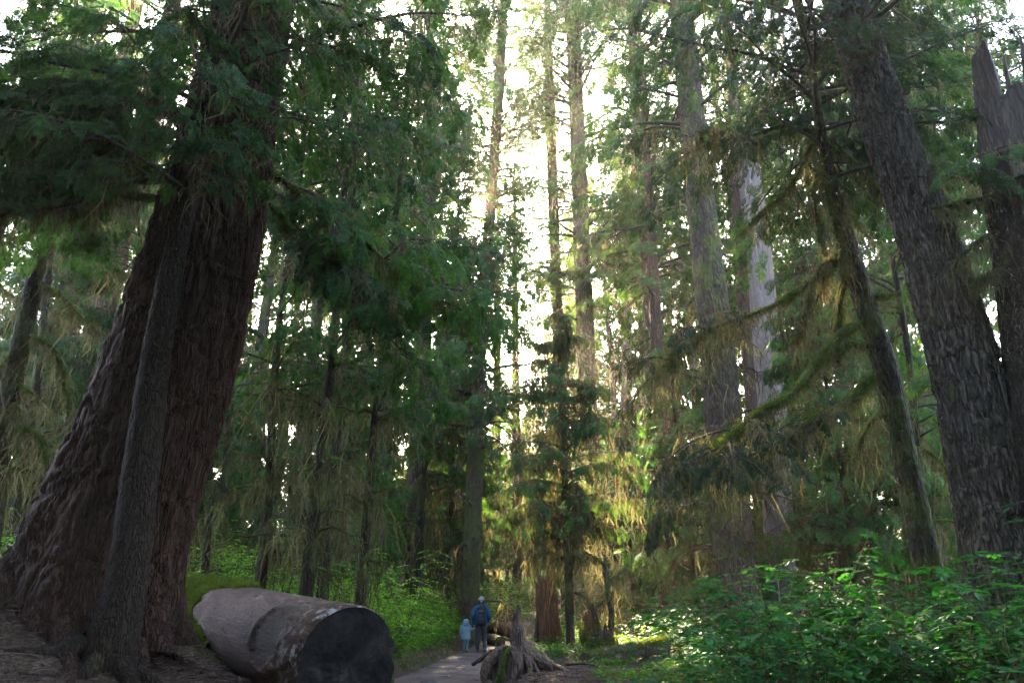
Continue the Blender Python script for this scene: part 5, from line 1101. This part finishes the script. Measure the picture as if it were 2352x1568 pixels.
# ------------------------------------------------------------------ the two walkers
def smooth_obj(name, verts, edges, rads, mat, parent, root=0, sub=2):
    me = bpy.data.meshes.new(name); me.from_pydata([tuple(v) for v in verts], edges, []); me.materials.append(mat)
    o = bpy.data.objects.new(name, me); C.objects.link(o); o.parent = parent
    o.modifiers.new('skin', 'SKIN'); 
    if not me.skin_vertices: me.skin_vertices
    sv_ = me.skin_vertices[0].data if len(me.skin_vertices) else None
    return o, me, sv_
def skin_body(name, J, E, mat, parent, root='pelvis'):
    names = list(J); ids = {n: i for i, n in enumerate(names)}
    me = bpy.data.meshes.new(name); me.from_pydata([J[n][:3] for n in names], [(ids[a], ids[b]) for a, b in E], [])
    o = bpy.data.objects.new(name, me); C.objects.link(o)
    mod = o.modifiers.new('skin', 'SKIN'); mod.use_smooth_shade = True
    bm = __import__('bmesh').new(); bm.from_mesh(me); lay = bm.verts.layers.skin.verify(); bm.verts.ensure_lookup_table()
    for i, n in enumerate(names):
        r = J[n][3]; bm.verts[i][lay].radius = r if isinstance(r, tuple) else (r, r); bm.verts[i][lay].use_root = (n == root)
    bm.to_mesh(me); bm.free()
    s = o.modifiers.new('sub', 'SUBSURF'); s.levels = 2; s.render_levels = 2
    dg = bpy.context.evaluated_depsgraph_get(); ev = o.evaluated_get(dg); m2 = bpy.data.meshes.new_from_object(ev); m2.name = name
    o.modifiers.clear(); o.data = m2; m2.materials.clear(); m2.materials.append(mat); m2.polygons.foreach_set('use_smooth', np.ones(len(m2.polygons), bool)); bpy.data.meshes.remove(me)
    o.parent = parent; return o
def loft(mb, rings, nseg=28, close=True, puff=None):
    """rings: (x, y, z, rx, ry) rows, horizontal ellipses"""
    Rg = np.asarray(rings, float); th = np.linspace(0, 2 * np.pi, nseg, endpoint=False)
    if len(Rg) < 20: Rg = spline(Rg, .02)
    f = np.ones(len(Rg)) if puff is None else 1 + puff[0] * (np.abs(np.sin(np.pi * Rg[:, 2] / puff[1])) - .6)
    V = np.stack([Rg[:, 0:1] + Rg[:, 3:4] * f[:, None] * np.cos(th), Rg[:, 1:2] + Rg[:, 4:5] * f[:, None] * np.sin(th), Rg[:, 2:3] + 0 * th], -1)
    n = len(Rg); idx = np.arange(n * nseg).reshape(n, nseg); nx = np.roll(idx, -1, 1); b0 = mb.n
    mb.add(V.reshape(-1, 3), np.stack([idx[:-1], nx[:-1], nx[1:], idx[1:]], -1).reshape(-1, 4))
    if close:
        for ring, c in ((idx[0], 0), (idx[-1], -1)): mb.add(np.vstack([V[c], Rg[c, :3]]), np.stack([np.arange(nseg), np.roll(np.arange(nseg), -1), np.full(nseg, nseg)], 1))
def limb_tube(mb, pts, puff=None):
    A = np.asarray(pts, float); t = trunk_mesh(A, nseg=18, step=.02, lump=.05, seed=3, ref=(.3, 1, .1))
    mb.add_mb(t)
def cloth(name, a, b, scale=25): return plain_mat(name, a, b, scale, .8, .25, .2, dist=.008)
SK = plain_mat('skin', (.42, .26, .19), (.5, .32, .24), 15, .55, .05)
HAIR = plain_mat('dark_hair', (.012, .009, .008), (.03, .022, .018), 40, .6, .4, .3, (1, 1, .1))
def figure(label, loc, H, jac, trou, boot, hands, child=False, feet=None, rot=0, acc=None):
    root = thing('person', loc, label, 'person'); root.rotation_euler = (0, 0, rot); k = H / 1.66
    S = lambda *p: tuple(a * k for a in p[:3]) + ((p[3] * k) if not isinstance(p[3], tuple) else tuple(a * k for a in p[3]),)
    hs = 1.35 if child else 1.0   # a child's head is larger for its height
    hz = 1.50 if not child else 1.44
    J = dict(pelvis=S(0, 0, .88, (.14, .10)), waist=S(0, 0, 1.02, (.125, .095)), chest=S(0, .01, 1.2, (.15, .105)), neckb=S(0, 0, 1.36, .065), neck=S(0, .01, 1.41, .052), jaw=S(0, .03, hz - .035 * hs, (.06 * hs, .065 * hs)),
             head=S(0, .01, hz + .04 * hs, (.078 * hs, .09 * hs)), crown=S(0, 0, hz + .10 * hs, (.055 * hs, .065 * hs)), nose=S(0, .03 + .088 * hs, hz - .005, .011 * hs))
    E = [('pelvis', 'waist'), ('waist', 'chest'), ('chest', 'neckb'), ('neckb', 'neck'), ('neck', 'jaw'), ('jaw', 'head'), ('head', 'crown'), ('jaw', 'nose')]
    for s, n in ((-1, 'l'), (1, 'r')):
        ear = 'ear' + n; J[ear] = S(s * .092 * hs, .0, hz + .01, .014 * hs); E.append(('head', ear))
        el, wr, kn, an, toe = (S(*p, 0) for p in (hands[n][0], hands[n][1], feet[n][0], feet[n][1], feet[n][2]))
        J['sh' + n] = S(s * .165, 0, 1.32, .052); J['el' + n] = (*el[:3], .04 * k); J['wr' + n] = (*wr[:3], .026 * k); J['hip' + n] = S(s * .085, 0, .82, .085)
        J['kn' + n] = (*kn[:3], .055 * k); J['an' + n] = (*an[:3], .038 * k); J['toe' + n] = (*toe[:3], .03 * k)
        E += [('chest', 'sh' + n), ('sh' + n, 'el' + n), ('el' + n, 'wr' + n), ('pelvis', 'hip' + n), ('hip' + n, 'kn' + n), ('kn' + n, 'an' + n), ('an' + n, 'toe' + n)]
        d = nrm(np.array(wr[:3]) - np.array(el[:3])); sd = nrm(np.cross(d, np.array([0, 1, .2]))); w0 = np.array(wr[:3]); fw = np.cross(sd, d)
        pm_ = w0 + d * .055 * k; J['palm' + n] = (*pm_, (.034 * k, .018 * k)); E.append(('wr' + n, 'palm' + n))
        for f in range(4):
            o = pm_ + fw * ((f - 1.5) * .019 * k) + d * .022 * k; l = (.066, .076, .07, .054)[f] * k
            J[f'f{f}a' + n] = (*o, .0085 * k); J[f'f{f}b' + n] = (*(o + d * l * .55 + sd * .006 * k * s), .008 * k); J[f'f{f}c' + n] = (*(o + d * l * .9 + sd * .022 * k * s), .007 * k)
            E += [('palm' + n, f'f{f}a' + n), (f'f{f}a' + n, f'f{f}b' + n), (f'f{f}b' + n, f'f{f}c' + n)]
        o = pm_ + fw * .03 * k - d * .012 * k; J['t1' + n] = (*o, .010 * k); J['t2' + n] = (*(o + fw * .018 * k + d * .035 * k), .0085 * k); E += [('palm' + n, 't1' + n), ('t1' + n, 't2' + n)]
    skin_body('body', J, E, SK, root)
    # jacket: trunk and sleeves
    m = MB(); z0 = .80 if not child else .66
    w = 1.0 if not child else 1.22
    rings = [S(0, 0, z0, 0)[:3] + (.205 * k * w, .155 * k * w), S(0, 0, z0 + .06, 0)[:3] + (.212 * k * w, .16 * k * w), S(0, 0, 1.0, 0)[:3] + (.205 * k * w, .15 * k * w), S(0, 0, 1.16, 0)[:3] + (.215 * k * w, .152 * k * w), S(0, 0, 1.27, 0)[:3] + (.205 * k, .14 * k), S(0, 0, 1.34, 0)[:3] + (.15 * k, .105 * k), S(0, .01, 1.385, 0)[:3] + (.085 * k, .085 * k), S(0, .01, 1.42, 0)[:3] + (.08 * k, .085 * k)]
    loft(m, rings, 36, True, (.10, .075 * k) if child else (.02, .12))
    for s, n in ((-1, 'l'), (1, 'r')):
        el, wr = (np.array(p[:3]) * k for p in hands[n]); sh = np.array([s * .165, 0, 1.30]) * k; wide = .085 if not child else .098
        pts = [[*(sh - np.array([s * .06, 0, -.01]) * k), wide * k * .9], [*sh, wide * k], [*((sh + el) / 2 + np.array([s * .01, 0, 0]) * k), wide * k * .92], [*el, wide * .85 * k], [*((el + wr) / 2), wide * .72 * k], [*wr, wide * .55 * k]]
        if child:
            A = spline(np.array(pts), .008); q = np.concatenate([[0], np.cumsum(np.linalg.norm(np.diff(A[:, :3], axis=0), axis=1))]); A[:, 3] *= 1 + .12 * (np.abs(np.sin(np.pi * q / (.07 * k))) - .6); m.add_mb(trunk_mesh(A, nseg=18, step=1, lump=.02, seed=2, ref=(.3, 1, .1)))
        else: limb_tube(m, pts)
    m.build('jacket', jac, root, True)
    m = MB(); loft(m, [S(0, 0, .76, 0)[:3] + (.165 * k, .125 * k), S(0, 0, .84, 0)[:3] + (.178 * k, .14 * k), S(0, 0, .95, 0)[:3] + (.16 * k, .12 * k)], 30)
    for s, n in ((-1, 'l'), (1, 'r')):
        kn, an = (np.array(p[:3]) * k for p in feet[n][:2]); hp = np.array([s * .088, 0, .86]) * k
        limb_tube(m, [[*hp, .098 * k], [*(hp * .55 + kn * .45), .09 * k], [*kn, .074 * k], [*(kn * .5 + an * .5), .068 * k], [*(an + np.array([0, 0, .0])), .06 * k]])
    m.build('trousers', trou, root, True)
    for n in ('l', 'r'):
        an, toe = (np.array(p[:3]) * k for p in feet[n][1:]); m = MB(); d = nrm(toe - an); heel = an - d * np.array([1, 1, .3]) * .05 * k; heel[2] = an[2] - (.065 if feet[n][1][2] < .12 else .05) * k
        limb_tube(m, [[*(an + np.array([0, 0, .05]) * k), .052 * k], [*an, .05 * k], [*(heel * .6 + an * .4), .048 * k], [*(heel * .5 + toe * .5), .046 * k], [*toe, .042 * k], [*(toe + d * .045 * k), .022 * k]])
        m.build('boot', boot, root, True)
    return root, k, hz, hs
# adult
ax_, ay_ = px(1104, 1497, 24)[:2]
JB = cloth('blue_jacket', (.008, .05, .10), (.015, .085, .16)); TB = cloth('charcoal_trousers', (.022, .028, .038), (.04, .048, .062)); BT = cloth('grey_boots', (.07, .07, .075), (.14, .14, .145))
feetA = dict(l=((-.105, .03, .47), (-.11, .0, .085), (-.12, .15, .03)), r=((.115, -.02, .47), (.14, -.22, .13), (.16, -.10, .045)))
handsA = dict(l=((-.25, -.03, 1.06), (-.225, .06, .83)), r=((.27, -.03, 1.06), (.22, .16, .93)))
ad, k, hz, hs = figure("adult in blue jacket, dark trousers and grey hat walking away holding a child's hand", (ax_, ay_, gz(ax_, ay_)), 1.66, JB, TB, BT, handsA, feet=feetA, rot=.05)
m = MB(); loft(m, [(0, .0, hz - .035, .094, .104), (0, 0, hz + .02, .108, .116), (0, 0, hz + .075, .108, .114), (0, 0, hz + .13, .088, .094), (0, 0, hz + .165, .045, .05), (0, 0, hz + .178, .012, .014)], 30); m.build('knit_hat', cloth('grey_hat', (.2, .18, .19), (.3, .27, .28), 60), ad, True)
m = MB(); loft(m, [(0, -.01, hz - .10, .085, .10), (0, -.015, hz - .04, .107, .118), (0, -.02, hz + .02, .113, .121), (0, -.02, hz + .065, .112, .119)], 26)
limb_tube(m, [[0, -.125, hz + .02, .035], [.01, -.165, hz - .05, .05], [.015, -.18, hz - .14, .075], [.03, -.2, hz - .23, .085], [.035, -.24, hz - .31, .06], [.03, -.26, hz - .37, .02]]); m.build('hair', HAIR, ad, True)
m = MB(); loft(m, [(0, -.135, hz - .005, .022, .03), (0, -.14, hz + .02, .028, .036), (0, -.135, hz + .045, .02, .026)], 14); m.build('hair_tie', cloth('pink_tie', (.3, .2, .2), (.4, .28, .28)), ad, True)
m = MB(); limb_tube(m, [[-.13, -.07, 1.36, .06], [0, -.11, 1.35, .075], [.13, -.07, 1.36, .06]]); m.build('hood', JB, ad, True)
# backpack
bp = thing('backpack', (ax_, ay_, gz(ax_, ay_)), 'black backpack worn over the blue jacket', 'backpack'); bp.rotation_euler = (0, 0, .05); BKM = cloth('black_nylon', (.012, .013, .02), (.026, .028, .04), 35)
m = MB(); loft(m, [(0, -.235, .79, .125, .075), (0, -.25, .83, .155, .105), (0, -.255, .98, .165, .115), (0, -.245, 1.1, .155, .10), (0, -.225, 1.17, .13, .08), (0, -.215, 1.19, .09, .05)], 30); m.build('main_compartment', BKM, bp, True)
m = MB(); loft(m, [(0, -.34, .84, .10, .03), (0, -.355, .87, .115, .045), (0, -.355, .97, .115, .045), (0, -.345, 1.02, .10, .03)], 24); m.build('front_pocket', BKM, bp, True)
m = MB(); loft(m, [(.01, -.235, 1.17, .135, .10), (.01, -.24, 1.2, .14, .105), (.01, -.23, 1.25, .115, .08), (.01, -.22, 1.265, .07, .04)], 24); m.build('top_lid', cloth('brown_black_nylon', (.03, .022, .024), (.05, .04, .042), 35), bp, True)
for s in (-1, 1):
    m = MB(); limb_tube(m, [[s * .1, -.19, 1.16, .02], [s * .12, -.10, 1.345, .022], [s * .125, .06, 1.335, .022], [s * .13, .155, 1.18, .02], [s * .16, .1, 1.0, .018], [s * .165, -.1, .93, .016]]); m.build('strap', BKM, bp, True)
# child
cx_, cy_ = px(1069, 1497, 24)[:2]
JC = cloth('pale_blue_puffer', (.14, .21, .25), (.2, .28, .32)); TC = cloth('grey_green_trousers', (.10, .15, .155), (.15, .2, .205)); BC_ = cloth('plum_boots', (.035, .025, .03), (.06, .045, .05))
kc = 1.0 / 1.66; hp = np.array([ax_ - cx_ - .215, .05, .80]) / kc
feetC = dict(l=((-.085, .03, .47), (-.085, .05, .085), (-.09, .2, .03)), r=((.09, .02, .45), (.075, -.1, .10), (.085, .05, .03)))
handsC = dict(l=((-.27, .0, 1.0), (-.26, .06, .76)), r=((.27, .02, 1.13), (float(hp[0]) - .03, .06, 1.17)))
chd, k, hz, hs = figure('small child in a pale blue puffer jacket with hood up, holding the adult hand', (cx_, cy_, gz(cx_, cy_)), 1.0, JC, TC, BC_, handsC, True, feetC)
m = MB(); loft(m, [(0, .0, (hz - .16) * k, .10 * k, .10 * k), (0, -.01 * k, (hz - .09) * k, .145 * k, .14 * k), (0, -.015 * k, (hz + .02) * k, .168 * k, .16 * k), (0, -.015 * k, (hz + .12) * k, .158 * k, .15 * k), (0, -.01 * k, (hz + .19) * k, .11 * k, .11 * k), (0, 0, (hz + .22) * k, .03 * k, .03 * k)], 30, True, (.05, .06 * k)); m.build('hood', JC, chd, True)
# ------------------------------------------------------------------ light, sky, camera
w = bpy.data.worlds.new('World'); bpy.context.scene.world = w; w.use_nodes = True
nt = w.node_tree; bg = nt.nodes.get('Background') or nt.nodes.new('ShaderNodeBackground')
sky = nt.nodes.new('ShaderNodeTexSky'); sky.sky_type = 'NISHITA'; sky.sun_disc = False
sky.sun_elevation = EL; sky.sun_rotation = AZ; sky.air_density = .8; sky.dust_density = 3.5; sky.ozone_density = 1.0
nt.links.new(sky.outputs[0], bg.inputs[0]); bg.inputs[1].default_value = .14
sd = bpy.data.lights.new('sun', 'SUN'); sd.energy = 3.6; sd.angle = rad(.6); sd.color = (1, .80, .52)
so = bpy.data.objects.new('sun', sd); C.objects.link(so)
sv = Vector((math.sin(AZ) * math.cos(EL), math.cos(AZ) * math.cos(EL), math.sin(EL)))
so.rotation_euler = sv.to_track_quat('Z', 'Y').to_euler(); so.location = sv * 100
cd = bpy.data.cameras.new('camera'); cd.sensor_width = 36; cd.lens = 24; cd.clip_end = 2000; cd.clip_start = .05
co = bpy.data.objects.new('camera', cd); C.objects.link(co); co.location = CAMP; co.rotation_euler = (rad(90) + PITCH, 0, 0)
sc = bpy.context.scene; sc.camera = co
sc.view_settings.view_transform = 'Standard'; sc.view_settings.look = 'None'; sc.view_settings.gamma = 1; sc.view_settings.exposure = 4.95
cy = sc.cycles; cy.max_bounces = 5; cy.diffuse_bounces = 4; cy.glossy_bounces = 1; cy.transmission_bounces = 4; cy.volume_bounces = 0
cy.transparent_max_bounces = 4; cy.use_denoising = True; cy.denoising_prefilter = 'NONE'; cy.use_adaptive_sampling = False; cy.caustics_reflective = False; cy.caustics_refractive = False
cy.sample_clamp_indirect = 6


# ------------------------------------------------------------------ haze: one closed box of even, thin air round the whole place
hm_, nt, N = new_mat('thin_mist'); pv = N('ShaderNodeVolumePrincipled'); pv.inputs['Color'].default_value = (1, .9, .7, 1); pv.inputs['Density'].default_value = .0006; pv.inputs['Anisotropy'].default_value = .72
o = N('ShaderNodeOutputMaterial'); nt.links.new(pv.outputs[0], o.inputs['Volume'])
x0, x1, y0, y1, z0, z1 = -200, 200, -70, 230, -6, 66
hb = MB(); hb.add([(x0, y0, z0), (x1, y0, z0), (x1, y1, z0), (x0, y1, z0), (x0, y0, z1), (x1, y0, z1), (x1, y1, z1), (x0, y1, z1)], [(0, 3, 2, 1), (4, 5, 6, 7), (0, 1, 5, 4), (1, 2, 6, 5), (2, 3, 7, 6), (3, 0, 4, 7)])
tag(hb.build('haze', hm_), 'thin pale forest haze filling the air between the trees', 'haze', kind='stuff')
